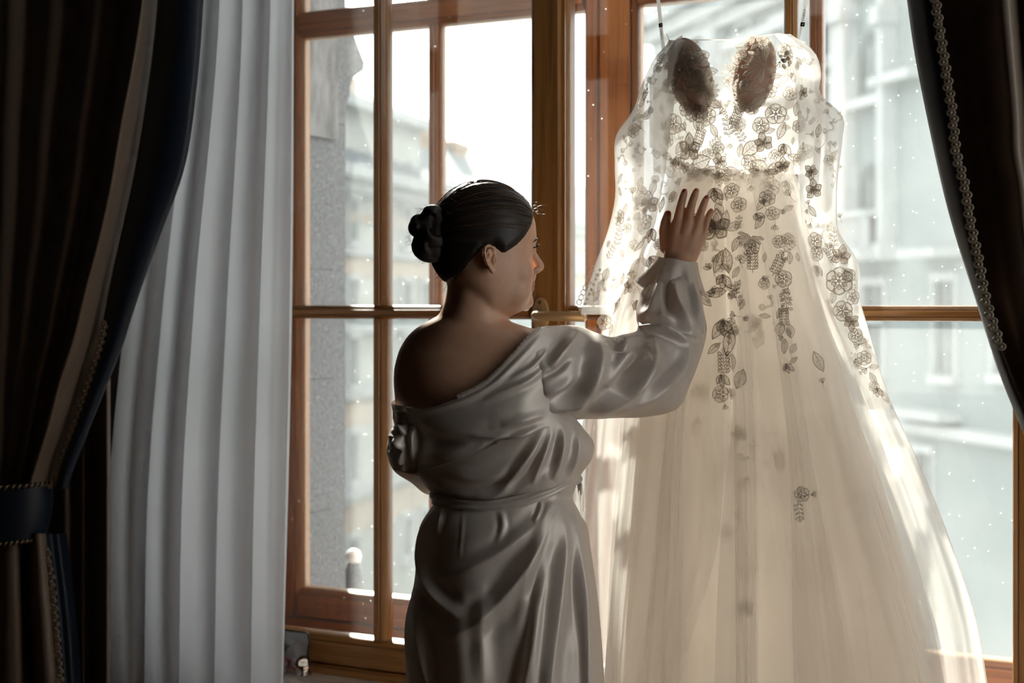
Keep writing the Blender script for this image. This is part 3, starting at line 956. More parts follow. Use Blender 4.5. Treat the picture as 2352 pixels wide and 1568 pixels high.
for eL, eR, yo in (([(400, 1580), (1000, 1526), (1568, 1474), (2150, 1430)], [(400, 1640), (1000, 1572), (1568, 1577), (2150, 1570)], 0.026), ([(400, 1664), (1000, 1685), (1568, 1690), (2150, 1690)], [(400, 1700), (1000, 1740), (1568, 1742), (2150, 1745)], 0.030),
                   ([(400, 1722), (1000, 1807), (1568, 1823), (2150, 1850)], [(400, 1762), (1000, 1861), (1568, 1970), (2150, 2060)], 0.028), ([(400, 1785), (800, 1880), (1000, 1912), (1568, 2071), (2150, 2200)], [(400, 1808), (800, 1935), (1000, 1985), (1568, 2165), (2150, 2290)], 0.012), ([(400, 1545), (1000, 1440), (1568, 1392), (2150, 1340)], [(400, 1575), (1000, 1500), (1568, 1440), (2150, 1400)], 0.012)):
    panel('tulle_panel', (eL, eR), yo, 0.004, M['tulle'])

# bodice: front shell from the neckline to the raised waist seam
BO = [(190, 1500, 1868, 0.06, 0.02), (230, 1480, 1880, 0.065, 0.02), (270, 1490, 1878, 0.068, 0.015), (330, 1515, 1858, 0.066, 0.015), (372, 1535, 1838, 0.060, 0.015), (400, 1542, 1828, 0.052, 0.015), (420, 1545, 1830, 0.05, 0.015)]
def bodice_front(px, y, out=0.0):
    yy = min(max(y, 190), 420)
    xl, xr, rd_, dy = table(BO, yy)
    s_ = np.clip((px - 0.5 * (xl + xr)) / (0.5 * (xr - xl)), -0.98, 0.98)
    Y = YC + dy - rd_ * math.sqrt(1 - s_ * s_)
    if y < 190: Y += (190 - y) * 0.0004
    return Y - out
def top_y(px):
    """neckline of the opaque bodice"""
    return np.interp(px, [1480, 1510, 1540, 1640, 1665, 1690, 1770, 1800, 1850, 1880], [205, 150, 150, 232, 198, 232, 150, 130, 140, 175])
def seam_y(px):
    return np.interp(px, [1480, 1540, 1600, 1660, 1720, 1780, 1830, 1880], [330, 365, 392, 404, 402, 388, 366, 330])
G = []
for u in np.linspace(0, 1, 70):
    px = lerp(1492, 1872, u)
    G.append([atY(px, y, bodice_front(px, y) - 0.004 * math.sin(y * 0.05 + px * 0.03)) for y in np.linspace(top_y(px), seam_y(px), 30)])
bod = MB().grid(np.array(G)).build('bodice', M['bodice'], dress, True)
Gb = []
for u in np.linspace(0, 1, 40):
    px = lerp(1500, 1868, u)
    Gb.append([atY(px, y, 2 * YC + 0.05 - bodice_front(px, y)) for y in np.linspace(175, 400, 16)])
MB().grid(np.array(Gb)).build('bodice_back', M['bodice'], dress, True)
# waist seam
sx = np.linspace(1500, 1868, 60)
MB().tube([atY(px, seam_y(px), bodice_front(px, seam_y(px)) - 0.002) for px in sx], 0.0022, 6).build('waist_seam', M['lace_fill'], dress, True)
# sheer yoke above the bodice with its rolled top edge
def yoke_top(px):
    return np.interp(px, [1528, 1560, 1600, 1680, 1740, 1790, 1850], [108, 92, 92, 91, 84, 77, 98])
G = []
for u in np.linspace(0, 1, 50):
    px = lerp(1530, 1850, u)
    G.append([atY(px, y, bodice_front(px, y) + 0.004) for y in np.linspace(yoke_top(px), 240, 22)])
yoke = MB().grid(np.array(G)).build('illusion_yoke', M['illusion'], dress, True)
MB().tube([atY(px, yoke_top(px), bodice_front(px, yoke_top(px)) + 0.003) for px in np.linspace(1530, 1850, 50)], 0.0013, 5).build('yoke_edge', M['lace_fill'], yoke, True)
# moulded bust cups
def cup(c, ax, tilt):
    G = []
    for r in np.linspace(0.02, 1, 14):
        row = []
        for a in np.arange(36) * 2 * math.pi / 36:
            dx, dy = ax[0] * r * math.cos(a), ax[1] * r * math.sin(a)
            px = c[0] + dx * math.cos(tilt) - dy * math.sin(tilt)
            py = c[1] + dx * math.sin(tilt) + dy * math.cos(tilt)
            row.append(atY(px, py, bodice_front(px, py) - 0.006 - 0.020 * math.sqrt(max(0, 1 - r * r))))
        G.append(row)
    return MB().grid(np.array(G), True, caps=True).build('bust_cup', M['cup'], dress, True)
cup((1586, 176), (50, 92), -0.26)
cup((1733, 170), (48, 90), 0.22)

# long lace sleeves that hang on both sides
def sleeve(name, rows_, Yo):
    ys = np.linspace(rows_[0][0], rows_[-1][0], 56)
    nu = 44
    aa = np.arange(nu) * 2 * math.pi / nu
    G = []
    for y in ys:
        xl, xr, rd_ = table(rows_, y)
        row = []
        for a in aa:
            px = 0.5 * (xl + xr) + 0.5 * (xr - xl) * math.cos(a)
            wr = 0.006 * math.sin(5 * a + y * 0.018) + 0.004 * math.sin(y * 0.045 + 3 * a)
            row.append(atY(px, y, YC + Yo - (rd_ + wr) * math.sin(a)))
        G.append(row)
    return MB().grid(np.array(G), True).build(name, M['sleeve_mesh'], dress, True)
SL = [(92, 1542, 1572, 0.018), (130, 1506, 1560, 0.03), (180, 1480, 1556, 0.04), (260, 1450, 1548, 0.045), (305, 1418, 1540, 0.045), (380, 1412, 1530, 0.042), (450, 1413, 1518, 0.04), (530, 1396, 1500, 0.036), (600, 1370, 1470, 0.032), (690, 1341, 1425, 0.028), (722, 1334, 1410, 0.026)]
SR = [(78, 1775, 1815, 0.018), (110, 1800, 1862, 0.03), (165, 1822, 1886, 0.04), (215, 1828, 1884, 0.042), (265, 1832, 1935, 0.046), (320, 1834, 1935, 0.045), (400, 1836, 1925, 0.04), (470, 1838, 1922, 0.04), (530, 1842, 1927, 0.038), (600, 1852, 1970, 0.036), (690, 1888, 1976, 0.034), (745, 1912, 1992, 0.03), (830, 1950, 2016, 0.024), (940, 1992, 2052, 0.016)]
slv_l = sleeve('lace_sleeve', SL, -0.022)
slv_r = sleeve('lace_sleeve', SR, -0.022)

# hanging ribbons with a printed mark
def ribbon(path, w0, w1, text_at, flip):
    me_pts = []
    n = len(path)
    G = []
    for i, (px, py) in enumerate(path):
        w_ = lerp(w0, w1, i / (n - 1))
        a_ = atY(px - w_, py, 2.775); b_ = atY(px + w_, py, 2.765)
        G.append([a_, b_])
    o = MB().grid(np.array(G)).build('hanging_ribbon', M['strap'], dress)
    px, py, ang_ = text_at
    c = atY(px, py, 2.762)
    s_ = 0.0042
    ux = np.array([math.cos(ang_), 0, math.sin(ang_)]); uz = np.array([-math.sin(ang_), 0, math.cos(ang_)])
    sq = MB().add([c + ux*a + uz*b + np.array([0, k, 0]) for k in (0, -0.0006) for a, b in ((-s_, -s_), (s_, -s_), (s_, s_), (-s_, s_))], [(0,1,2,3), (4,7,6,5), (0,4,5,1), (1,5,6,2), (2,6,7,3), (3,7,4,0)])
    sqo = sq.build('printed_mark', M['ink'], o)
    lf = [(-0.4, -0.6), (0.1, -0.5), (0.55, 0.1), (0.6, 0.7), (0.2, 0.25), (-0.1, -0.2)]
    MB().add([c + ux * a * s_ + uz * b * s_ + np.array([0, -0.0010, 0]) for a, b in lf], [tuple(range(len(lf)))]).build('printed_leaf', M['strap_print'], o)
    cu = bpy.data.curves.new('lettering', 'FONT'); cu.body = 'CABIRIA'; cu.size = 0.0065; cu.extrude = 0.0001
    cu.materials.append(M['ink'])
    tmp = bpy.data.objects.new('lettering', cu); COL.objects.link(tmp)
    dg = bpy.context.evaluated_depsgraph_get()
    me = bpy.data.meshes.new_from_object(tmp.evaluated_get(dg)); bpy.data.objects.remove(tmp)
    q = Matrix(((uz[0], -ux[0], 0), (0, 0, -1), (uz[2], -ux[2], 0))).to_quaternion()
    start = c + uz * 0.0062 + ux * 0.0022 + np.array([0, -0.0008, 0])
    if flip:
        q = Matrix(((-uz[0], ux[0], 0), (0, 0, -1), (-uz[2], ux[2], 0))).to_quaternion()
        start = c - uz * 0.0062 - ux * 0.0022 + np.array([0, -0.0008, 0])
    place('lettering', me, o, start, q)
ribbon([(1496, -190), (1502, -100), (1512, 0), (1517, 50), (1521, 90), (1525, 118)], 4.5, 4.0, (1517.5, 58, 0.10), True)
ribbon([(1868, -190), (1858, -100), (1851, 0), (1846, 35), (1841, 60), (1836, 84), (1833, 99)], 5.5, 2.0, (1843.5, 56, -0.14), False)

# ------------------------------------------------------------------ lace motifs (one mesh of each kind, shared)
def petal_pts(r0, r1, w, n=9, point=0.0):
    """closed teardrop from radius r0 to r1 along +x"""
    t = np.linspace(0, 1, n)
    up = [(lerp(r0, r1, a), w * math.sin(math.pi * a ** (1.0 + 0.55 * (1 - point))) * (0.35 + 0.65 * a if point < 0.5 else 1)) for a in t]
    dn = [(x, -y) for x, y in up[::-1]][1:-1]
    return np.array(up + dn)
def rot2(p, a):
    c, s = math.cos(a), math.sin(a)
    return np.stack([p[:, 0]*c - p[:, 1]*s, p[:, 0]*s + p[:, 1]*c], 1)
class Motif(MB):
    def shape(self, p2, cord=0.05, z=0.0):
        n = len(p2)
        c = p2.mean(0)
        v = [(c[0], c[1], z + 0.06)] + [(x, y, z) for x, y in p2]
        self.add(v, [(0, 1 + i, 1 + (i+1) % n) for i in range(n)], 0)
        if cord: self.tube([(x, y, z + 0.02) for x, y in p2], cord * 0.75, 4, 1, closed=True)
    def line(self, p2, r=0.04, z=0.04):
        self.tube([(x, y, z) for x, y in p2], r * 0.75, 4, 1)
    def knob(self, x, y, r, z=0.05, mi=1):
        self.ball((x, y, z), r, 7, 5, mi)
    def mesh_(self, name):
        return self.mesh(name, [M['lace_fill'], M['lace_cord'], M['pearl']])
def flower(n, inner=True):
    m_ = Motif()
    for k in range(n):
        a = 2 * math.pi * k / n + 0.3
        m_.shape(rot2(petal_pts(0.18, 1.0, 0.62 if n == 5 else 0.52), a), 0.065)
        if inner: m_.shape(rot2(petal_pts(0.22, 0.62, 0.20, 7, 1), a), 0.03, 0.05)
    m_.knob(0, 0, 0.17, 0.06, 2)
    return m_
def leaf(w=0.42):
    m_ = Motif()
    p = petal_pts(-1, 1, w, 11, 1.0)
    m_.shape(p, 0.06)
    m_.line([(-0.95, 0), (0, 0.03), (0.9, 0)], 0.035)
    for x in (-0.5, -0.15, 0.2, 0.5):
        for s_ in (-1, 1):
            m_.line([(x, 0), (x + 0.2, s_ * w * 0.62 * (1 - abs(x) * 0.5))], 0.02)
    return m_
def sprig(n=4):
    m_ = Motif()
    m_.line([(0, -1), (0.06, -0.3), (0.0, 0.4), (0.03, 0.75)], 0.045)
    for k in range(n):
        y = -0.75 + 1.35 * k / (n - 1)
        for s_ in (-1, 1):
            q = rot2(petal_pts(0.06, 0.56, 0.15), (0.55 if s_ > 0 else math.pi - 0.55)) + np.array([0.02, y])
            m_.shape(q, 0.045)
    m_.shape(rot2(petal_pts(0.0, 0.5, 0.15), math.pi / 2) + np.array([0.03, 0.72]), 0.045)
    return m_
def palmette(n=8):
    m_ = Motif()
    for k in range(n):
        a = math.pi * (0.50 + 0.95 * k / (n - 1))
        ln = 1.0 - 0.18 * abs(k - n / 2) / n
        m_.shape(rot2(petal_pts(0.1, ln * 1.15, 0.15), a), 0.04)
        m_.line(rot2(np.array([(0.2, 0), (ln, 0)]), a), 0.02)
    return m_
def scroll():
    m_ = Motif()
    t = np.linspace(0, 1, 40)
    a = t * 3.3 * math.pi
    r = 0.10 + 0.36 * t
    sp = np.stack([r * np.cos(a), r * np.sin(a)], 1)
    tail = np.array([(0.50, -0.55), (0.72, -0.95), (1.05, -1.05), (1.4, -0.8), (1.6, -0.3)])
    cl = np.concatenate([sp, tail])
    tg = np.gradient(cl, axis=0); tg /= np.linalg.norm(tg, axis=1, keepdims=True)
    nr = np.stack([-tg[:, 1], tg[:, 0]], 1)
    wd = np.linspace(0.03, 0.13, len(cl))[:, None]
    A_, B_ = cl + nr * wd, cl - nr * wd
    m_.grid(np.stack([np.concatenate([A_, np.zeros((len(cl), 1))], 1), np.concatenate([B_, np.zeros((len(cl), 1))], 1)]), mi=0)
    m_.line(A_, 0.025); m_.line(B_, 0.025)
    m_.shape(rot2(petal_pts(0, 0.6, 0.2, 9, 1), 0.2) + np.array([1.6, -0.3]), 0.04)
    m_.shape(rot2(petal_pts(0, 0.6, 0.2, 9, 1), 1.4) + np.array([1.6, -0.3]), 0.04)
    return m_
def lily():
    m_ = Motif()
    for k, (a, l) in enumerate(((1.57, 1.2), (2.6, 0.95), (0.45, 0.9), (3.7, 0.95), (-0.7, 0.8))):
        m_.shape(rot2(petal_pts(0.05, l, 0.34, 11, 1), a), 0.085)
        m_.shape(rot2(petal_pts(0.25, l * 0.78, 0.17, 9, 1), a), 0.03, 0.06)
        m_.line(rot2(np.array([(0.2, 0), (l * 0.75, 0)]), a), 0.025, 0.1)
    for k in range(5):
        m_.shape(rot2(petal_pts(0.03, 0.42, 0.13), 2 * math.pi * k / 5), 0.03, 0.1)
    return m_
def podleaf():
    m_ = Motif()
    for a, l, w_ in ((-1.2, 1.3, 0.30), (-1.75, 1.2, 0.28), (-2.3, 0.9, 0.26)):
        m_.shape(rot2(petal_pts(0.0, l, w_, 11, 1), a), 0.06)
        for t in np.linspace(0.25, 0.85, 5):
            q = rot2(np.array([(l * t, -w_ * 0.6), (l * t, w_ * 0.6)]), a); m_.line(q, 0.02)
    return m_
def bud():
    m_ = Motif()
    for a in (1.57, 1.05, 2.1):
        m_.shape(rot2(petal_pts(0, 0.95, 0.24, 9, 0.0), a), 0.05)
    m_.line([(0, 0), (-0.05, -0.5), (0.05, -1)], 0.05)
    return m_
MT = {'flower': flower(5).mesh_('lace_flower'), 'flower6': flower(6).mesh_('lace_flower'), 'leaf': leaf().mesh_('lace_leaf'), 'wide': leaf(0.6).mesh_('lace_leaf'), 'sprig': sprig().mesh_('lace_sprig'), 'long': sprig(6).mesh_('lace_sprig'),
      'fan': palmette().mesh_('lace_fan'), 'scroll': scroll().mesh_('lace_scroll'), 'lily': lily().mesh_('lace_lily'), 'pod': podleaf().mesh_('lace_leaf'), 'bud': bud().mesh_('lace_bud')}

def skirt_Y(px, y):
    xl, xr, rd_, dy = table(SK, min(max(y, 372), 1568))
    s_ = np.clip((px - 0.5 * (xl + xr)) / (0.5 * (xr - xl)), -0.97, 0.97)
    return YC + dy - rd_ * math.sqrt(1 - s_ * s_)
def sleeve_Y(rows_, px, y):
    xl, xr, rd_ = table(rows_, y)
    s_ = np.clip((px - 0.5 * (xl + xr)) / (0.5 * (xr - xl)), -0.92, 0.92)
    return YC - 0.022 - rd_ * math.sqrt(1 - s_ * s_)
def dress_Y(part, px, y):
    if part is bod or part is yoke: return bodice_front(px, y)
    if part is slv_l: return sleeve_Y(SL, px, y)
    if part is slv_r: return sleeve_Y(SR, px, y)
    return skirt_Y(px, y)
def motif(kind, part, px, py, size, rot=0.0, out=0.008, flip=False, sq=1.0):
    """size in picture pixels (radius); lies on the fabric, follows its slope"""
    e = 6
    f_ = lambda a, b: atY(a, b, dress_Y(part, a, b) - out)
    c = f_(px, py)
    ux = f_(px + e, py) - f_(px - e, py); uy = f_(px, py - e) - f_(px, py + e)
    ux /= np.linalg.norm(ux); uy -= ux * (uy @ ux); uy /= np.linalg.norm(uy)
    nz = np.cross(ux, uy)
    cr, sr = math.cos(rot), math.sin(rot)
    x_ = ux * cr + uy * sr; y_ = -ux * sr + uy * cr
    s_ = size * (c @ FW - CAM @ FW) / FPX
    q = Matrix((x_, y_, nz)).transposed().to_quaternion()
    nm = MT[kind].name.split('.')[0]
    return place(nm, MT[kind], part, c, q, (s_ * (-1 if flip else 1) * sq, s_, s_))

rng = random.Random(7)
def rad(d): return math.radians(d)
# on the cups (dense, overlapping)
for k in range(26):
    t = rng.random(); s_ = rng.uniform(-1, 1)
    px = 1555 + 62 * t + 26 * s_; py = 105 + 130 * t + rng.uniform(-16, 16)
    motif(rng.choice(['leaf', 'leaf', 'bud', 'fan', 'flower', 'pod', 'sprig']), bod, px, py, rng.uniform(15, 24), rng.uniform(-2.6, -0.2), 0.034 + 0.006 * rng.random())
motif('flower', bod, 1612, 132, 19, 0.2, 0.03); motif('flower6', bod, 1560, 108, 20, 0.5, 0.026); motif('fan', bod, 1622, 214, 30, rad(-150), 0.03); motif('fan', bod, 1600, 190, 34, rad(-140), 0.036); motif('leaf', bod, 1566, 222, 20, rad(-35), 0.036); motif('leaf', bod, 1640, 238, 22, rad(-25), 0.024); motif('pod', bod, 1590, 160, 26, 0.9, 0.04)
motif('fan', bod, 1757, 148, 50, rad(0), 0.040); motif('flower', bod, 1714, 196, 17, 0.1, 0.04); motif('bud', bod, 1748, 118, 20, 0.4, 0.04); motif('sprig', bod, 1697, 232, 26, rad(8), 0.03); motif('leaf', bod, 1740, 208, 18, rad(20), 0.04); motif('leaf', bod, 1742, 232, 24, rad(35), 0.034)
motif('flower', bod, 1702, 125, 14, 0.7, 0.03); motif('bud', bod, 1722, 100, 16, 1.3, 0.03); motif('flower6', bod, 1750, 97, 16, 0, 0.034); motif('sprig', bod, 1680, 158, 18, rad(60), 0.02); motif('leaf', bod, 1668, 165, 13, rad(200), 0.02); motif('flower', bod, 1672, 186, 13, 0.4, 0.02); motif('bud', bod, 1690, 170, 14, rad(100), 0.02); motif('leaf', bod, 1718, 92, 16, rad(25), 0.02)
motif('leaf', yoke, 1590, 95, 9, rad(-10), 0.004); motif('bud', yoke, 1604, 97, 8, rad(90), 0.004)
for (cx_, cy_), (ax_, ay_), tl in (((1586, 176), (50, 92), -0.26), ((1733, 170), (48, 90), 0.22)):
    for k in range(20):
        a_ = k * 2 * math.pi / 20 + rng.uniform(-0.1, 0.1); rr_ = rng.choice([0.95, 0.9, 0.6, 0.72])
        dx_, dy_ = ax_ * rr_ * math.cos(a_), ay_ * rr_ * math.sin(a_)
        motif(rng.choice(['leaf', 'wide', 'bud', 'flower', 'fan', 'pod']), bod, cx_ + dx_ * math.cos(tl) - dy_ * math.sin(tl), cy_ + dx_ * math.sin(tl) + dy_ * math.cos(tl), rng.uniform(14, 22), -a_ + rng.uniform(-0.5, 0.5), 0.010 + 0.022 * math.sqrt(1 - rr_ * rr_ * 0.95))
# waist band of lace
for k in range(26):
    px = lerp(1520, 1850, k / 25.0)
    motif(rng.choice(['leaf', 'wide', 'bud', 'flower', 'lily', 'scroll', 'pod']), bod, px, seam_y(px) + rng.uniform(-8, 10), rng.uniform(15, 22), rng.uniform(0, 6.28), 0.012 + 0.006 * rng.random())
# bodice all-over lace
for px, py, kd, sz, rt in ((1625, 268, 'flower6', 22, 0.2), (1652, 262, 'bud', 20, -0.8), (1782, 262, 'flower', 25, 0.1), (1748, 288, 'flower', 20, 0.6), (1545, 232, 'wide', 16, 0.1), (1530, 200, 'flower', 14, 0.4), (1540, 180, 'flower6', 13, 0), (1548, 285, 'flower', 24, 0.3), (1575, 300, 'bud', 22, 0.7),
                            (1600, 282, 'leaf', 20, rad(100)), (1605, 318, 'long', 26, rad(-20)), (1672, 292, 'sprig', 24, 0.2), (1690, 270, 'long', 26, -0.3), (1700, 310, 'sprig', 20, 0.6), (1650, 340, 'flower', 15, 0), (1640, 300, 'leaf', 18, rad(-60)), (1725, 340, 'wide', 26, rad(40)), (1755, 330, 'lily', 24, 0.3), (1795, 300, 'leaf', 22, rad(70)),
                            (1800, 330, 'pod', 24, 0.2), (1805, 352, 'bud', 20, 1.2), (1780, 358, 'flower', 15, 0.2), (1585, 345, 'lily', 34, 0.0), (1560, 338, 'leaf', 20, rad(50)), (1610, 372, 'wide', 28, rad(20)), (1560, 372, 'flower', 18, 0), (1535, 320, 'flower6', 18, 0.2), (1655, 372, 'lily', 20, 0.3), (1690, 372, 'scroll', 14, 0.5), (1720, 372, 'flower', 18, 0.3), (1745, 380, 'wide', 22, rad(-30)),
                            (1680, 392, 'leaf', 22, rad(-10)), (1635, 392, 'leaf', 24, rad(15)), (1708, 396, 'bud', 18, rad(160)), (1830, 250, 'leaf', 18, rad(80)), (1815, 215, 'flower', 17, 0.3), (1800, 180, 'wide', 16, rad(60)), (1835, 290, 'flower6', 16, 0.1), (1520, 250, 'leaf', 14, rad(110)), (1765, 300, 'leaf', 16, rad(10)), (1700, 345, 'leaf', 16, rad(80)), (1738, 362, 'leaf', 14, rad(140)), (1540, 395, 'wide', 20, rad(-35)), (1515, 395, 'bud', 16, 0.5)):
    motif(kd, bod, px, py, sz, rt, 0.007 + 0.004 * rng.random())
# shoulder piece with pearls
for px, py, kd, sz, rt in ((1800, 115, 'flower', 16, 0.1), (1792, 140, 'bud', 18, 2.9), (1812, 132, 'flower6', 14, 0.4), (1816, 165, 'leaf', 16, rad(-80)), (1822, 178, 'leaf', 14, rad(-60)), (1806, 152, 'bud', 15, 3.4), (1835, 140, 'leaf', 13, rad(-40))):
    motif(kd, slv_r, px, py, sz, rt, 0.012)
pearl_me = MB().ball((0, 0, 0), 0.0042, 10, 7).mesh('pearl', M['pearl'])
for k in range(16):
    px, py = 1798 + rng.uniform(-9, 10) + k * 0.7, 122 + k * 2.0 + rng.uniform(-3, 3)
    place('pearl', pearl_me, slv_r, atY(px, py, sleeve_Y(SR, px, py) - 0.014), None, (rng.uniform(0.6, 1.2),) * 3)
# right sleeve
for px, py, kd, sz, rt in ((1845, 215, 'lily', 18, 0.4), (1838, 262, 'scroll', 19, 0.3), (1876, 232, 'scroll', 16, 2.0), (1902, 262, 'bud', 14, 0.5), (1895, 300, 'scroll', 13, 1.0), (1908, 330, 'scroll', 13, -0.8), (1880, 300, 'leaf', 16, rad(80)), (1884, 340, 'bud', 14, 2.4), (1865, 396, 'lily', 20, 0.9), (1870, 438, 'lily', 24, 0.2), (1910, 385, 'scroll', 13, 0.2), (1912, 425, 'scroll', 12, 1.6),
                            (1866, 485, 'leaf', 17, rad(-50)), (1858, 470, 'bud', 13, 0.4), (1862, 512, 'bud', 14, 2.8), (1872, 553, 'flower', 20, 0.2), (1876, 582, 'flower', 18, 0.5), (1876, 610, 'pod', 22, 0.2), (1915, 548, 'sprig', 24, rad(-8)), (1910, 585, 'long', 24, rad(30)), (1932, 590, 'lily', 25, -0.2), (1928, 645, 'flower6', 32, 0.2), (1950, 632, 'flower', 16, 0.4), (1958, 682, 'flower', 18, 0.1), (1936, 714, 'flower', 24, 0.3), (1914, 680, 'leaf', 18, rad(75)), (1955, 738, 'lily', 20, 3.2), (1905, 700, 'bud', 16, 0.2),
                            (1930, 500, 'bud', 12, 0.3), (1905, 520, 'leaf', 13, rad(60)), (1965, 770, 'flower', 17, 0.4), (1975, 790, 'bud', 16, 1.9), (1985, 822, 'flower6', 17, 0.2), (1992, 845, 'bud', 16, 2.2), (2005, 868, 'leaf', 15, rad(-60)), (2015, 890, 'pod', 18, 0.2), (2032, 910, 'leaf', 17, rad(-58))):
    motif(kd, slv_r, px, py, sz, rt, 0.008)
# left sleeve
for px, py, kd, sz, rt in ((1520, 135, 'flower', 14, 0.1), (1508, 155, 'wide', 14, 1.2), (1496, 178, 'bud', 16, 2.2), (1478, 215, 'scroll', 12, 1.4), (1470, 245, 'scroll', 12, 1.2), (1476, 228, 'long', 24, rad(-20)), (1462, 268, 'leaf', 16, rad(60)), (1456, 300, 'flower6', 17, 0.2), (1474, 296, 'bud', 13, 1.0), (1448, 330, 'scroll', 14, 2.6), (1462, 345, 'scroll', 12, 0.2), (1430, 345, 'scroll', 13, 1.2), (1436, 375, 'scroll', 14, 2.8), (1456, 390, 'scroll', 10, 0.6), (1424, 410, 'leaf', 15, rad(50)), (1453, 445, 'bud', 17, 0.1), (1424, 440, 'leaf', 13, rad(-50)),
                            (1422, 500, 'flower6', 19, 0.2), (1440, 505, 'bud', 12, -1.2), (1420, 545, 'sprig', 22, rad(-10)), (1403, 580, 'sprig', 19, rad(-30)), (1392, 630, 'wide', 16, rad(70)), (1380, 655, 'leaf', 18, rad(60)), (1370, 680, 'leaf', 16, rad(55)), (1362, 700, 'scroll', 11, 1.0), (1436, 480, 'leaf', 14, rad(70)), (1470, 420, 'leaf', 14, rad(75))):
    motif(kd, slv_l, px, py, sz, rt, 0.008)
# cuff buttons with loops on the left sleeve
loop2 = MB().tube([(0.0056 * math.cos(a), 0, 0.0056 * math.sin(a)) for a in np.linspace(0, 2 * math.pi, 13)[:-1]], 0.0010, 5, closed=True).mesh('button_loop', M['lace_cord'])
for k in range(8):
    px, py = lerp(1364, 1330, k / 7.0), lerp(616, 694, k / 7.0)
    place('button_loop', loop2, slv_l, atY(px, py, YC - 0.03))
    place('button', pearl_me, slv_l, atY(px + 14, py + 4, YC - 0.045), None, (0.75,) * 3)
# faint small lace scattered behind the larger motifs
for k in range(62):
    px, py = rng.uniform(1510, 1850), rng.uniform(190, 400)
    if py < top_y(px) + 8 or py > seam_y(px): continue
    motif(rng.choice(['leaf', 'bud', 'flower', 'sprig', 'wide', 'scroll']), bod, px, py, rng.uniform(9, 17), rng.uniform(0, 6.28), -0.004 if k % 3 else 0.005)
for k in range(34):
    py = rng.uniform(120, 700); xl, xr, _ = table(SL, py); px = rng.uniform(xl + 8, xr - 14)
    motif(rng.choice(['leaf', 'bud', 'flower', 'sprig', 'scroll']), slv_l, px, py, rng.uniform(8, 14), rng.uniform(0, 6.28), 0.003)
for k in range(44):
    py = rng.uniform(100, 900); xl, xr, _ = table(SR, py); px = rng.uniform(xl + 6, xr - 6)
    motif(rng.choice(['leaf', 'bud', 'flower', 'sprig', 'scroll']), slv_r, px, py, rng.uniform(8, 14), rng.uniform(0, 6.28), 0.003)
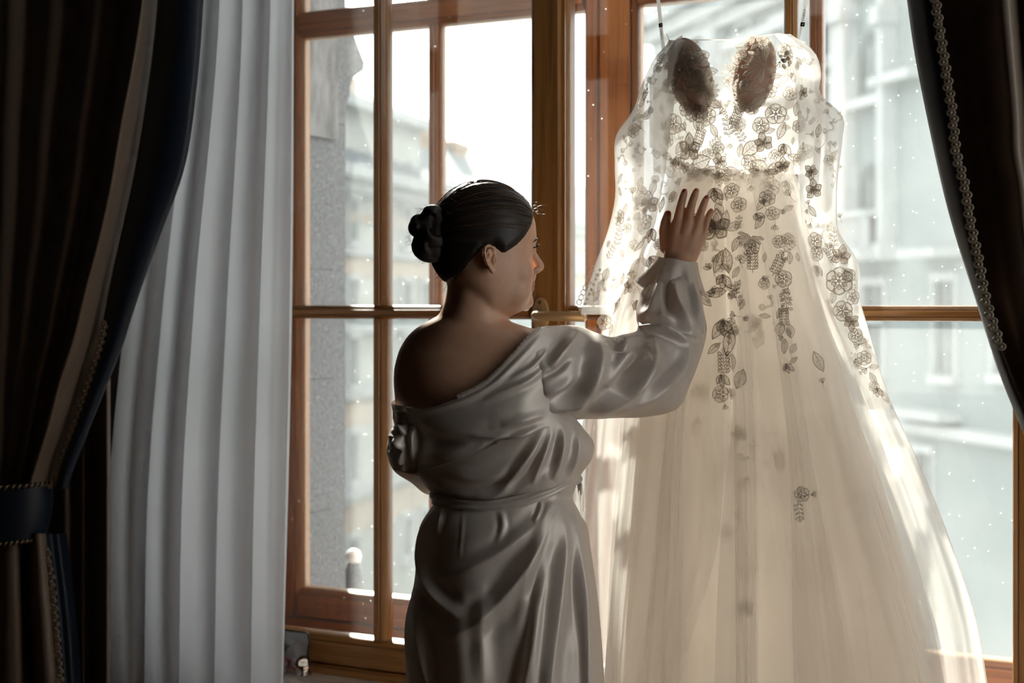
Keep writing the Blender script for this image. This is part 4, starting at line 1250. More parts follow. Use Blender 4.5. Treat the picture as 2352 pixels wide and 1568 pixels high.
# skirt: long falling garlands
SKM = ((1490, 470, 'lily', 28, 0.1), (1500, 430, 'leaf', 20, rad(80)), (1478, 510, 'flower', 20, 0.3), (1498, 525, 'pod', 30, 0.3), (1470, 560, 'wide', 22, rad(60)), (1492, 590, 'pod', 28, 0.8), (1458, 610, 'leaf', 24, rad(50)), (1445, 655, 'lily', 20, 2.6), (1462, 690, 'pod', 26, 0.5), (1430, 640, 'leaf', 14, rad(80)), (1418, 700, 'leaf', 18, rad(70)), (1388, 740, 'flower', 18, 0.2), (1410, 655, 'wide', 13, rad(10)), (1512, 560, 'flower6', 14, 0), (1520, 470, 'leaf', 20, rad(100)), (1528, 500, 'bud', 18, 3.0),
       (1560, 425, 'bud', 20, 0.5), (1590, 412, 'fan', 16, rad(-60)), (1545, 452, 'flower', 14, 0.2), (1640, 432, 'pod', 30, 0.4), (1650, 455, 'leaf', 22, rad(-60)), (1680, 438, 'flower', 19, 0.2), (1697, 470, 'flower', 19, 0.4), (1652, 480, 'wide', 18, rad(-50)), (1725, 425, 'bud', 17, 3.2), (1768, 430, 'flower', 24, 0.2), (1762, 455, 'flower6', 20, 0.1), (1748, 470, 'leaf', 18, rad(60)), (1805, 415, 'pod', 22, 0.2), (1815, 450, 'bud', 18, 0.5), (1810, 478, 'leaf', 15, rad(25)), (1775, 490, 'flower', 17, 0.2), (1780, 515, 'bud', 16, 3.1),
       (1645, 525, 'lily', 40, 0.1), (1665, 505, 'leaf', 24, rad(85)), (1640, 560, 'scroll', 17, 2.4), (1615, 565, 'flower', 13, 0.1), (1685, 520, 'wide', 18, rad(30)), (1690, 560, 'leaf', 20, rad(70)), (1650, 600, 'leaf', 28, rad(70)), (1670, 598, 'leaf', 30, rad(100)), (1660, 630, 'pod', 30, 0.2), (1700, 600, 'bud', 16, 0.4), (1690, 625, 'leaf', 16, rad(60)), (1645, 672, 'leaf', 26, rad(10)), (1672, 675, 'pod', 18, 1.4), (1695, 655, 'leaf', 14, rad(70)), (1700, 690, 'leaf', 14, rad(75)), (1690, 670, 'sprig', 20, 0.1), (1620, 690, 'leaf', 20, rad(-40)),
       (1725, 540, 'fan', 30, rad(80)), (1728, 568, 'flower', 18, 0.2), (1728, 600, 'long', 27, 0.05), (1745, 510, 'leaf', 20, rad(60)), (1735, 490, 'pod', 20, 0.8), (1790, 555, 'flower', 16, 0.2), (1802, 578, 'bud', 14, 2.0), (1785, 610, 'long', 26, rad(-25)), (1800, 640, 'flower', 20, 0.3), (1810, 660, 'bud', 16, 2.8), (1805, 690, 'sprig', 26, rad(-170)), (1800, 730, 'long', 24, rad(5)), (1792, 755, 'wide', 18, rad(80)), (1815, 760, 'wide', 17, rad(100)), (1802, 795, 'leaf', 18, rad(85)), (1822, 800, 'wide', 13, rad(60)), (1805, 835, 'pod', 20, 0.5), (1822, 828, 'leaf', 13, rad(40)),
       (1660, 735, 'pod', 32, 0.3), (1650, 755, 'leaf', 28, rad(60)), (1675, 785, 'leaf', 34, rad(80)), (1690, 725, 'bud', 16, 1.4), (1662, 835, 'long', 30, rad(3)), (1655, 860, 'pod', 26, 0.4), (1655, 905, 'flower', 20, 0.3), (1675, 905, 'fan', 14, rad(-150)), (1665, 928, 'bud', 14, 3.3), (1682, 830, 'leaf', 20, rad(95)), (1690, 760, 'leaf', 14, rad(80)), (1640, 800, 'leaf', 20, rad(40)),
       (1735, 745, 'lily', 22, 0.4), (1742, 780, 'wide', 22, rad(80)), (1700, 870, 'wide', 24, rad(70)), (1880, 830, 'leaf', 26, rad(-65)), (1890, 880, 'bud', 14, 0.2),
       (1842, 1135, 'flower', 18, 0.2), (1862, 1136, 'bud', 15, -1.5), (1836, 1172, 'sprig', 22, rad(185)), (1700, 1000, 'lily', 22, 0.3), (1702, 1050, 'scroll', 20, 0.8), (1710, 1110, 'wide', 20, rad(50)), (1672, 1222, 'flower', 14, 0.1), (1700, 1190, 'bud', 20, 0.5), (1705, 1310, 'scroll', 18, 0.2), (1712, 1400, 'lily', 24, 0.1), (1790, 1060, 'long', 26, 0.1), (1600, 980, 'leaf', 26, rad(80)), (1610, 900, 'flower', 22, 0.2), (1578, 880, 'bud', 14, 0.1))
SKM = list(SKM)
for k in range(60):
    gx = rng.choice([1485, 1655, 1735, 1800, 1690]); py = rng.uniform(410, 800)
    SKM.append((gx + rng.gauss(0, 20) - (py - 410) * (0.16 if gx == 1485 else 0), py, rng.choice(['leaf', 'leaf', 'bud', 'flower', 'sprig', 'pod', 'scroll']), rng.uniform(10, 17), rng.uniform(0, 6.28)))
for px, py, kd, sz, rt in SKM:
    behind = py > 940 and px < 1800 or px < 1630 and py > 760 or (1725 < px < 1760 and py > 740)
    motif(kd, skirt, px, py, sz, rt, -0.012 if behind else 0.030 if py > 430 else 0.012)
# ------------------------------------------------------------------ the woman
D0 = 2.45                              # camera depth of her spine
def Wp(px, py, dd=0.0):
    return atD(px, py, D0 + dd)
SC = FPX / D0                          # pixels per metre at her spine

m, ns, lk = mat('skin')
_o = ns.new('ShaderNodeOutputMaterial'); _p = ns.new('ShaderNodeBsdfPrincipled')
_at = node(ns, 'ShaderNodeAttribute', attribute_name='tint')
_nz = noise_src(ns, lk, (1, 1, 1), 60, 5)
_mx = node(ns, 'ShaderNodeMix', data_type='RGBA', blend_type='MULTIPLY'); _mx.inputs[0].default_value = 0.35
lk.new(_at.outputs['Color'], _mx.inputs[6]); lk.new(ramp(ns, lk, _nz, [(0.3, (0.8, 0.75, 0.72)), (0.7, (1, 1, 1))]), _mx.inputs[7])
lk.new(_mx.outputs[2], _p.inputs['Base Color'])
_p.inputs['Roughness'].default_value = 0.48
_p.inputs['Subsurface Weight'].default_value = 0.18
_p.inputs['Subsurface Radius'].default_value = (0.010, 0.0035, 0.0018)
_p.inputs['Subsurface Scale'].default_value = 1.0
_b = node(ns, 'ShaderNodeBump', i_Strength=0.12, i_Distance=0.001)
lk.new(noise_src(ns, lk, (1, 1, 1), 500, 2), _b.inputs['Height']); lk.new(_b.outputs[0], _p.inputs['Normal'])
lk.new(_p.outputs[0], _o.inputs[0])
M['skin'] = m
m, ns, lk = mat('hair')
_o = ns.new('ShaderNodeOutputMaterial'); _p = ns.new('ShaderNodeBsdfPrincipled')
_uv = ns.new('ShaderNodeUVMap'); _mp = node(ns, 'ShaderNodeMapping'); _mp.inputs['Scale'].default_value = (70, 2.2, 1)
lk.new(_uv.outputs[0], _mp.inputs[0]); _n = node(ns, 'ShaderNodeTexNoise', i_Scale=1.0, i_Detail=6.0); lk.new(_mp.outputs[0], _n.inputs['Vector'])
lk.new(ramp(ns, lk, _n.outputs[0], [(0.3, (0.006, 0.004, 0.003)), (0.7, (0.028, 0.018, 0.013))]), _p.inputs['Base Color'])
_p.inputs['Roughness'].default_value = 0.46
_p.inputs['Specular IOR Level'].default_value = 0.32
_b = node(ns, 'ShaderNodeBump', i_Strength=0.55, i_Distance=0.002)
lk.new(_n.outputs[0], _b.inputs['Height']); lk.new(_b.outputs[0], _p.inputs['Normal'])
lk.new(_p.outputs[0], _o.inputs[0])
M['hair'] = m
M['strand'] = principled('hair_strand', (0.16, 0.095, 0.06), 0.35, trans=0.4)
M['brow'] = principled('brow_hair', (0.02, 0.012, 0.009), 0.6)
M['eye'] = principled('eye_white', (0.72, 0.70, 0.68), 0.1)
M['iris'] = principled('iris_brown', (0.05, 0.025, 0.012), 0.08)
M['nail'] = principled('nail_polish', (0.52, 0.13, 0.10), 0.15, coat=0.6)

person = thing('person', (*Wp(1150, 700)[:2], 0.0), 'dark-haired woman in an off-shoulder satin robe touching the wedding dress', 'person')

# --- head frame: x towards her face, y to her left, z up; origin level with the ears
PHI = math.radians(25)
hx = math.cos(PHI) * RT + math.sin(PHI) * FW
hy_ = math.cos(PHI) * FW - math.sin(PHI) * RT
HC = Wp(1109, 597)
HA = np.stack([hx, hy_, UP])
def H(x, y, z):
    return HC + hx * x + hy_ * y + UP * z
HEAD = [(-0.100, 0.046, 0.020, 0.020), (-0.092, 0.064, 0.002, 0.034), (-0.086, 0.076, -0.008, 0.042), (-0.075, 0.0835, -0.022, 0.051), (-0.060, 0.0835, -0.040, 0.059), (-0.045, 0.0865, -0.055, 0.0645), (-0.030, 0.0875, -0.066, 0.0685), (-0.018, 0.088, -0.072, 0.0705), (0.0, 0.0865, -0.080, 0.0715), (0.018, 0.0855, -0.085, 0.0725), (0.034, 0.0925, -0.087, 0.0735), (0.055, 0.0935, -0.086, 0.0735), (0.075, 0.0885, -0.080, 0.0695), (0.095, 0.076, -0.068, 0.060), (0.112, 0.056, -0.050, 0.045), (0.124, 0.030, -0.028, 0.026), (0.128, 0.008, -0.008, 0.008)]
def head_ring(z, off=0.0, n=64):
    xf, xb, w_ = table(HEAD, z)
    xf += off; xb -= off; w_ += off
    out = []
    for k in range(n):
        a = 2 * math.pi * k / n
        c, s = math.cos(a), math.sin(a)
        xm = 0.0
        e = 2.25
        cx = math.copysign(abs(c) ** (2 / e), c); sx_ = math.copysign(abs(s) ** (2 / e), s)
        x = (xf if c > 0 else -xb) * cx
        out.append((x, w_ * sx_, z))
    return out
B = MB()
zz = np.linspace(-0.100, 0.128, 60)
B.grid(np.array([[H(*p) for p in head_ring(z)] for z in zz]), True, caps=True)
def Hb(x, y, z, r):
    r = np.array([r] * 3) if np.isscalar(r) else np.array(r)
    B.ball(H(x, y, z), r, 16, 10, axes=HA)
# nose, lips, chin, cheeks, brow
B.chain([H(0.086, 0, 0.030), H(0.093, 0, 0.016), H(0.1015, 0, 0.002), H(0.1085, 0, -0.010)], [0.0075, 0.0072, 0.0078, 0.0098], 14)
for s in (-1, 1):
    Hb(0.0985, s * 0.0105, -0.0165, (0.0105, 0.0062, 0.0068))
    Hb(0.046, s * 0.043, -0.020, (0.030, 0.024, 0.028))
    Hb(0.042, s * 0.033, -0.046, (0.035, 0.028, 0.038))
    Hb(0.082, s * 0.022, 0.0335, (0.010, 0.018, 0.006))
    Hb(0.0765, s * 0.031, 0.0195, (0.0115, 0.0135, 0.0085))          # lid bulge
    B.chain([H(0.0945, 0, -0.0405), H(0.0905, s * 0.012, -0.042), H(0.0815, s * 0.0195, -0.0430)], [0.0056, 0.0048, 0.0024], 10)
    B.chain([H(0.0930, 0, -0.0500), H(0.0895, s * 0.011, -0.0490), H(0.0810, s * 0.0190, -0.0448)], [0.0064, 0.0054, 0.0024], 10)
Hb(0.092, 0, -0.028, (0.010, 0.010, 0.012))
Hb(0.0815, 0, -0.071, (0.0150, 0.022, 0.0165))
# ears
def ear(s):
    def E(u, v, o):
        """u back to front, v up, o outwards; the shell leans back and stands off the head"""
        u *= 0.80; v *= 0.76
        return H(-0.021 + u + v * -0.12, s * (0.0735 + o - u * 0.42), v)
    outer = [(0.012, 0.006), (0.013, 0.014), (0.008, 0.0245), (-0.003, 0.029), (-0.0125, 0.0255), (-0.0175, 0.015), (-0.0175, 0.002), (-0.0130, -0.012), (-0.0065, -0.0215)]
    B.chain([E(u, v, 0.004 + 0.006 * (1 if u < 0.01 else 0.3)) for u, v in outer], [0.0020, 0.0022, 0.0025, 0.0027, 0.0028, 0.0027, 0.0026, 0.0027, 0.0032], 10)
    B.chain([E(-0.0065, -0.0215, 0.009), E(0.000, -0.0285, 0.008), E(0.0058, -0.0235, 0.006)], [0.0034, 0.0046, 0.0034], 10)
    B.chain([E(0.0105, -0.003, 0.004), E(0.0085, -0.010, 0.0055), E(0.0065, -0.018, 0.005)], [0.0024, 0.0030, 0.0030], 10)     # tragus
    B.chain([E(-0.003, 0.0185, 0.006), E(-0.0088, 0.009, 0.0078), E(-0.0090, -0.002, 0.0080), E(-0.0048, -0.0125, 0.008), E(0.001, -0.0175, 0.007)], [0.0018, 0.0020, 0.0021, 0.0022, 0.0023], 10)   # antihelix
    B.chain([E(-0.003, 0.0185, 0.006), E(0.004, 0.019, 0.004)], [0.0018, 0.0016], 8)
    # thin back plate
    for u, v, ru, rv in ((-0.006, 0.010, 0.0125, 0.018), (-0.003, -0.008, 0.0105, 0.016)):
        B.ball(E(u, v, -0.0005), (ru * 0.8, 0.0030, rv * 0.76), 14, 9, axes=HA)
ear(-1); ear(1)

# --- neck, trunk (rows of the picture: left, right, depth shift of centre, depth radius)
def ring_px(y, xl, xr, dc, rd_, n=48, e=2.2):
    out = []
    for k in range(n):
        a = 2 * math.pi * k / n
        c, s = math.cos(a), math.sin(a)
        px = 0.5 * (xl + xr) + 0.5 * (xr - xl) * math.copysign(abs(c) ** (2 / e), c)
        out.append(Wp(px, y, dc + rd_ * math.copysign(abs(s) ** (2 / e), s)))
    return out
def loft(rows_, n=48, e=2.2, sub=6):
    rows_ = np.asarray(rows_, float)
    ys = np.concatenate([np.linspace(rows_[i, 0], rows_[i+1, 0], sub, endpoint=False) for i in range(len(rows_) - 1)] + [rows_[-1:, 0]])
    return np.array([ring_px(y, *table(rows_, y), n=n, e=e) for y in ys])
NECK = [(585, 1046, 1140, 0.0, 0.050), (620, 1036, 1146, 0.0, 0.052), (650, 1029, 1150, 0.0, 0.054), (690, 1022, 1152, 0.004, 0.056), (715, 1012, 1154, 0.008, 0.060), (740, 1000, 1165, 0.010, 0.064)]
B.grid(loft(NECK, 96), True, caps=True)
TRUNK = [(722, 1010, 1152, 0.01, 0.055), (738, 982, 1172, 0.015, 0.066), (752, 958, 1215, 0.02, 0.074), (770, 938, 1262, 0.025, 0.080), (795, 921, 1290, 0.03, 0.086), (830, 909, 1300, 0.03, 0.094), (880, 904, 1298, 0.03, 0.100), (940, 914, 1284, 0.035, 0.102), (1000, 940, 1270, 0.04, 0.102), (1080, 996, 1268, 0.045, 0.088), (1150, 1022, 1286, 0.045, 0.078), (1250, 996, 1318, 0.045, 0.098), (1350, 968, 1346, 0.045, 0.115), (1450, 966, 1350, 0.045, 0.115), (1520, 985, 1345, 0.045, 0.10)]
B.grid(loft(TRUNK, 120), True, caps=True)
# bust, shoulder blades
B.ball(Wp(1250, 975, 0.12), (0.060, 0.07, 0.055), 16, 10, axes=np.stack([RT, FW, UP]))
B.ball(Wp(1120, 965, 0.15), (0.060, 0.06, 0.055), 16, 10, axes=np.stack([RT, FW, UP]))
# legs and feet
for px, dx in ((1078, 0.03), (1232, 0.06)):
    pts = [Wp(px, 1450, dx), Wp(px, 1650, dx), Wp(px + 2, 1880, dx + 0.005), Wp(px + 2, 1960, dx), Wp(px, 2120, dx - 0.02), Wp(px, 2420, dx - 0.015), Wp(px, 2520, dx - 0.01)]
    B.chain(pts, [0.085, 0.078, 0.060, 0.056, 0.054, 0.036, 0.036], 20)
    an = Wp(px, 2520, dx)
    fd = 0.75 * FW + 0.66 * RT
    fl = np.array([an[0], an[1], 0.0])
    B.chain([fl - fd * 0.02 + UP * 0.034, fl + fd * 0.06 + UP * 0.036, fl + fd * 0.13 + UP * 0.022, fl + fd * 0.17 + UP * 0.016], [0.034, 0.032, 0.024, 0.015], 14)
    B.chain([an, fl + UP * 0.045], [0.036, 0.034], 14)
# arms
SH_R, EL_R, WR_R = Wp(1250, 822, 0.03), Wp(1528, 868, 0.21), Wp(1560, 612, 0.293)
B.chain([SH_R, lerp(SH_R, EL_R, 0.35), lerp(SH_R, EL_R, 0.75), EL_R], [0.054, 0.050, 0.044, 0.039], 18)
B.chain([EL_R, lerp(EL_R, WR_R, 0.3), lerp(EL_R, WR_R, 0.75), WR_R], [0.040, 0.042, 0.032, 0.0275], 18)
SH_L, EL_L = Wp(970, 852, 0.03), Wp(956, 1030, 0.06)
WR_L = Wp(1120, 1040, 0.24)
B.chain([SH_L, lerp(SH_L, EL_L, 0.4), EL_L], [0.050, 0.044, 0.030], 18)
B.chain([EL_L, lerp(EL_L, WR_L, 0.35), WR_L], [0.030, 0.032, 0.025], 18)

# hands: knuckle and finger joints placed one by one
NAILS = []
def finger(pts, rads):
    B.chain(pts, rads, 12)
DH = 0.312
def hp_(px, py, dd): return Wp(px, py, DH + dd)
palm = [(WR_R, 0.0265)]
wl, wr_ = hp_(1541, 596, -0.012), hp_(1579, 602, -0.012)
kn = {'i': hp_(1556, 514, 0.0), 'm': hp_(1579, 512, -0.003), 'r': hp_(1599, 522, -0.002), 'p': hp_(1613, 540, 0.002)}
for a, r0, r1 in (('i', 0.0155, 0.0098), ('m', 0.0155, 0.0098), ('r', 0.0150, 0.0094), ('p', 0.0140, 0.0088)):
    base = lerp(wl, wr_, {'i': 0.05, 'm': 0.35, 'r': 0.7, 'p': 1.0}[a])
    B.chain([base, lerp(base, kn[a], 0.5), kn[a]], [0.0165, r0, r1 + 0.003], 12)
B.ball(hp_(1570, 552, 0.002), (0.036, 0.014, 0.034), 18, 10, axes=np.stack([RT, FW, UP]))
FG = {'i': [(1555, 514, 0.0), (1562, 478, -0.004), (1568, 455, 0.002), (1572, 441, 0.008)],
      'm': [(1579, 512, -0.003), (1588, 472, -0.008), (1595, 450, 0.0), (1598.5, 440, 0.008)],
      'r': [(1600, 522, -0.002), (1610, 486, -0.006), (1618, 465, 0.002), (1622, 456, 0.008)],
      'p': [(1614, 540, 0.002), (1623, 508, -0.002), (1629, 492, 0.004), (1632, 486, 0.008)]}
FR = {'i': (0.0095, 0.0083, 0.0076, 0.0066), 'm': (0.0095, 0.0084, 0.0077, 0.0067), 'r': (0.0092, 0.0080, 0.0073, 0.0064), 'p': (0.0084, 0.0071, 0.0064, 0.0056)}
for k in FG:
    finger([hp_(*q) for q in FG[k]], FR[k])
TH_ = [(1532, 568, 0.004), (1526, 530, 0.010), (1530, 507, 0.014), (1534, 491, 0.016)]
finger([hp_(*q) for q in TH_], (0.0150, 0.0112, 0.0098, 0.0076))
# left hand closed loosely on the front of the robe
hd = (WR_L - EL_L) / np.linalg.norm(WR_L - EL_L)
sdv = np.cross(hd, UP); sdv /= np.linalg.norm(sdv)
B.chain([WR_L, WR_L + hd * 0.05], [0.027, 0.03], 14)
for k in range(4):
    b0 = WR_L + hd * 0.085 + UP * (0.030 - 0.02 * k)
    finger([WR_L + hd * 0.04 + UP * (0.018 - 0.012 * k), b0, b0 + hd * 0.03 + sdv * 0.012, b0 + hd * 0.035 + sdv * 0.034], (0.013, 0.0098, 0.0086, 0.007))
finger([WR_L + hd * 0.02 + UP * 0.02, WR_L + hd * 0.05 + UP * 0.045, WR_L + hd * 0.075 + UP * 0.05 + sdv * 0.01], (0.014, 0.011, 0.008))

body_me = voxel(B, 0.0019, 1, 0.5)
V = mesh_np(body_me)
ED = np.empty(len(body_me.edges) * 2, int); body_me.edges.foreach_get('vertices', ED); ED = ED.reshape(-1, 2)
DEG = np.maximum(np.bincount(ED.ravel(), minlength=len(V)), 1)[:, None].astype(float)
def relax(V, w_, it, f=0.5):
    idx = None
    for _ in range(it):
        S = np.zeros_like(V)
        for c in range(3):
            S[:, c] = np.bincount(ED[:, 0], V[ED[:, 1], c], len(V)) + np.bincount(ED[:, 1], V[ED[:, 0], c], len(V))
        V = V + (S / DEG - V) * (f * w_)[:, None]
    return V
loc = (V - HC) @ HA.T
def blob(c, r):
    return np.clip(1.6 - np.linalg.norm((loc - np.array(c)) / np.array(r), axis=1), 0, 1)
earm = np.maximum(blob((-0.020, -0.080, -0.001), (0.020, 0.014, 0.028)), blob((-0.020, 0.080, -0.001), (0.020, 0.014, 0.028)))
hpx, hpy = pxy(V)
handm = ((hpx > 1505) & (hpx < 1640) & (hpy < 610) & (hpy > 420)).astype(float)
fine = np.maximum(earm, 0.55 * handm)
V = relax(V, 1 - 0.85 * fine, 8)
nosem = np.maximum(blob((0.102, 0, -0.004), (0.018, 0.018, 0.030)), np.maximum(blob((0.088, 0, -0.0455), (0.014, 0.020, 0.011)), np.maximum(blob((0.085, -0.031, 0.02), (0.012, 0.016, 0.010)), blob((0.085, 0.031, 0.02), (0.012, 0.016, 0.010)))))
facem = np.clip((loc[:, 0] - 0.005) / 0.03, 0, 1) * ((loc[:, 2] < 0.06) & (loc[:, 2] > -0.12)) * (np.abs(loc[:, 1]) < 0.12)
V = relax(V, np.clip(facem - nosem - earm, 0, 1), 28, 0.6)
trunkm = ((hpy > 640) & (hpx < 1300)).astype(float)
V = relax(V, trunkm, 25, 0.6)
# eye openings, nostril, mouth line and ear bowl pressed into the skin
loc = (V - HC) @ HA.T
def press(c, r, depth, direction):
    d = np.linalg.norm((loc - np.array(c)) / np.array(r), axis=1)
    w_ = np.clip(1 - d, 0, 1) ** 1.2
    V[:] += (w_ * depth)[:, None] * direction
for s in (-1, 1):
    press((0.1015, s * 0.0065, -0.0215), (0.006, 0.0042, 0.0050), 0.006, UP)
    press((0.086, s * 0.031, 0.0195), (0.014, 0.014, 0.0042), 0.004, -hx)
    press((-0.0150, s * 0.080, -0.0035), (0.0080, 0.03, 0.0095), 0.012, -hy_ * s)
    press((-0.0265, s * 0.080, 0.006), (0.0045, 0.03, 0.014), 0.005, -hy_ * s)
    press((-0.004 - 0.012, s * 0.080, 0.0225), (0.007, 0.02, 0.0042), 0.005, -hy_ * s)
press((0.097, 0, -0.0455), (0.018, 0.026, 0.0024), 0.0035, -hx)
mesh_set(body_me, V)
tint = np.tile(np.array([0.62, 0.365, 0.24, 1.0]), (len(V), 1))
def paint(mask, col):
    tint[:, :3] = tint[:, :3] * (1 - mask[:, None]) + np.array(col) * mask[:, None]
dl = np.sqrt(((loc[:, 1]) / 0.024) ** 2 + ((loc[:, 2] + 0.0455) / 0.0105) ** 2)
paint(smooth((1.08 - dl) / 0.2) * (loc[:, 0] > 0.068), (0.42, 0.15, 0.12))
for s in (-1, 1):
    dch = np.linalg.norm((loc - np.array([0.066, s * 0.045, -0.018])) / np.array([0.035, 0.03, 0.028]), axis=1)
    paint(0.45 * np.clip(1 - dch, 0, 1), (0.66, 0.30, 0.22))
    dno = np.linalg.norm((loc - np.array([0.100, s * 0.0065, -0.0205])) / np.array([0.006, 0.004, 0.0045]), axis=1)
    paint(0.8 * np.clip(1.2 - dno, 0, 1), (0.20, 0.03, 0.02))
for k in FG:
    t_, p_ = hp_(*FG[k][3]), hp_(*FG[k][2])
    nd = np.linalg.norm((V - t_), axis=1)
    paint(0.5 * smooth((0.012 - nd) / 0.006), (0.66, 0.26, 0.18))
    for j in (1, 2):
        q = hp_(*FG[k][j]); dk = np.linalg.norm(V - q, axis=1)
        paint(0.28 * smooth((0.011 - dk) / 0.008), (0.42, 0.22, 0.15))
ca = body_me.color_attributes.new('tint', 'FLOAT_COLOR', 'POINT')
ca.data.foreach_set('color', tint.ravel())
body_me.materials.append(M['skin'])
body_me.polygons.foreach_set('use_smooth', [True] * len(body_me.polygons))
body_me.transform(Matrix.Translation(-Vector(WL[person.name])))
body_me.name = 'body'
body = place('body', body_me, person, WL[person.name])

# nails
def nail(pts, r):
    tip, pre = hp_(*pts[3]), hp_(*pts[2])
    ax = tip - pre; ax /= np.linalg.norm(ax)
    out = -FW + ax * (FW @ ax); out /= np.linalg.norm(out)
    sd_ = np.cross(ax, out)
    G = []
    for u in np.linspace(-1, 1, 7):
        G.append([tip + ax * (0.0042 * v) * (1 - 0.25 * u * u * (v > 0)) + sd_ * u * r * 0.72 + out * (r * (1.04 - 0.38 * u * u) - 0.0010 * max(0, v)) for v in np.linspace(-1.15, 1.15, 7)])
    MB().grid(np.array(G)).build('nail', M['nail'], body, True)
for k in FG: nail(FG[k], FR[k][3])
nail(TH_, 0.0076)

# eyes, lashes, brows
for s in (-1, 1):
    ec = H(0.0735, s * 0.031, 0.0195)
    e_o = MB().ball(ec, 0.0112, 18, 12).build('eye', M['eye'], body, True)
    MB().ball(ec + hx * 0.0062, (0.0056, 0.0056, 0.0056), 14, 9).build('iris', M['iris'], body, True)
    lash = MB()
    for t in np.linspace(-1, 1, 17):
        b0 = H(0.0840 - 0.004 * t * t - 0.004 * (t > 0) * t, s * (0.031 + 0.0135 * t), 0.0235 - 0.0025 * t * t)
        lash.tube([b0, b0 + hx * 0.005 + hy_ * s * 0.002 * t + UP * 0.0008, b0 + hx * 0.0085 + hy_ * s * 0.004 * t + UP * 0.004], [0.0007, 0.0005, 0.0002], 4)
    lash.build('eyelashes', M['brow'], body, True, 'stuff')
    lid = MB().tube([H(0.0845 - 0.005 * t * t - 0.003 * max(t, 0), s * (0.031 + 0.0135 * t), 0.0238 - 0.003 * t * t) for t in np.linspace(-1, 1, 11)], 0.0011, 5)
    lid.build('eyelid_line', M['brow'], body, True)
    br = MB()
    bp = [(0.0925, 0.012, 0.0325), (0.0920, 0.020, 0.0350), (0.0890, 0.030, 0.0365), (0.0825, 0.040, 0.0350), (0.0735, 0.049, 0.0305)]
    bl = MB().tube([H(x, s * y, z) for x, y, z in bp], [0.0014, 0.0021, 0.0021, 0.0016, 0.0006], 8)
    bl.build('eyebrow', M['brow'], body, True)
# ------------------------------------------------------------------ hair
EC, ER = np.array([0.002, 0.0, 0.035]), np.array([0.101, 0.0810, 0.1020])
HL = np.array([(0.13, 0.090), (0.095, 0.085), (0.088, 0.074), (0.074, 0.057), (0.058, 0.042), (0.040, 0.028), (0.022, 0.017), (0.010, 0.008), (0.002, 0.008), (-0.006, 0.016), (-0.014, 0.023), (-0.030, 0.019), (-0.041, 0.002), (-0.050, -0.025), (-0.058, -0.045), (-0.075, -0.060), (-0.20, -0.064)])
POLY = np.concatenate([HL, [(-0.2, 0.3), (0.13, 0.3)]])
def hair_sd(x, z):
    x, z = np.asarray(x, float), np.asarray(z, float)
    inside = np.zeros(x.shape, bool)
    n = len(POLY)
    for i in range(n):
        (x0, z0), (x1, z1) = POLY[i], POLY[(i+1) % n]
        cond = ((z0 > z) != (z1 > z))
        xi = (x1 - x0) * (z - z0) / (z1 - z0 + 1e-12) + x0
        inside ^= cond & (x < xi)
    d = np.full(x.shape, 9.0)
    for i in range(len(HL) - 1):
        a, b = HL[i], HL[i+1]
        ab = b - a
        t = np.clip(((x - a[0]) * ab[0] + (z - a[1]) * ab[1]) / (ab @ ab), 0, 1)
        d = np.minimum(d, np.hypot(x - a[0] - ab[0] * t, z - a[1] - ab[1] * t))
    return np.where(inside, d, -d)
nt, nb_ = 130, 200
tau = np.linspace(0.02, math.pi - 0.02, nt); beta = np.arange(nb_) * 2 * math.pi / nb_
T_, B_ = np.meshgrid(tau, beta, indexing='ij')
def cap_local(T_, B_, lift=0.0):
    rr = 1 + 0.006 * np.sin(B_ * 37 + 2 * np.sin(T_ * 3)) * np.sin(T_) ** 2 * 0.5 + 0.004 * np.sin(B_ * 83 + 1)
    p = np.stack([EC[0] + (ER[0] + lift) * np.cos(T_) * rr, EC[1] + (ER[1] + lift) * np.sin(T_) * np.cos(B_) * rr, EC[2] + (ER[2] + lift) * np.sin(T_) * np.sin(B_) * rr], -1)
    sd_ = hair_sd(p[..., 0], p[..., 2])
    k = 1 - 0.11 * (1 - smooth((sd_ + 0.008) / 0.024))
    return EC + (p - EC) * k[..., None], sd_
Pc, SD = cap_local(T_, B_)
Wc = HC + Pc @ HA
hair = thing_hair = None
verts = Wc.reshape(-1, 3); faces = []; uvs = []
for j in range(nt - 1):
    for i in range(nb_):
        i2 = (i + 1) % nb_
        if max(SD[j, i], SD[j, i2], SD[j+1, i], SD[j+1, i2]) > -0.009:
            faces.append((j*nb_+i, j*nb_+i2, (j+1)*nb_+i2, (j+1)*nb_+i))
            uvs += [(i / nb_, j / nt), ((i + 1) / nb_, j / nt), ((i + 1) / nb_, (j + 1) / nt), (i / nb_, (j + 1) / nt)]
hm = MB().add(verts, faces)
hair = hm.build('hair', M['hair'], person, True)
uvl = hair.data.uv_layers.new(name='UVMap')
uvl.data.foreach_set('uv', np.array(uvs, float).ravel())

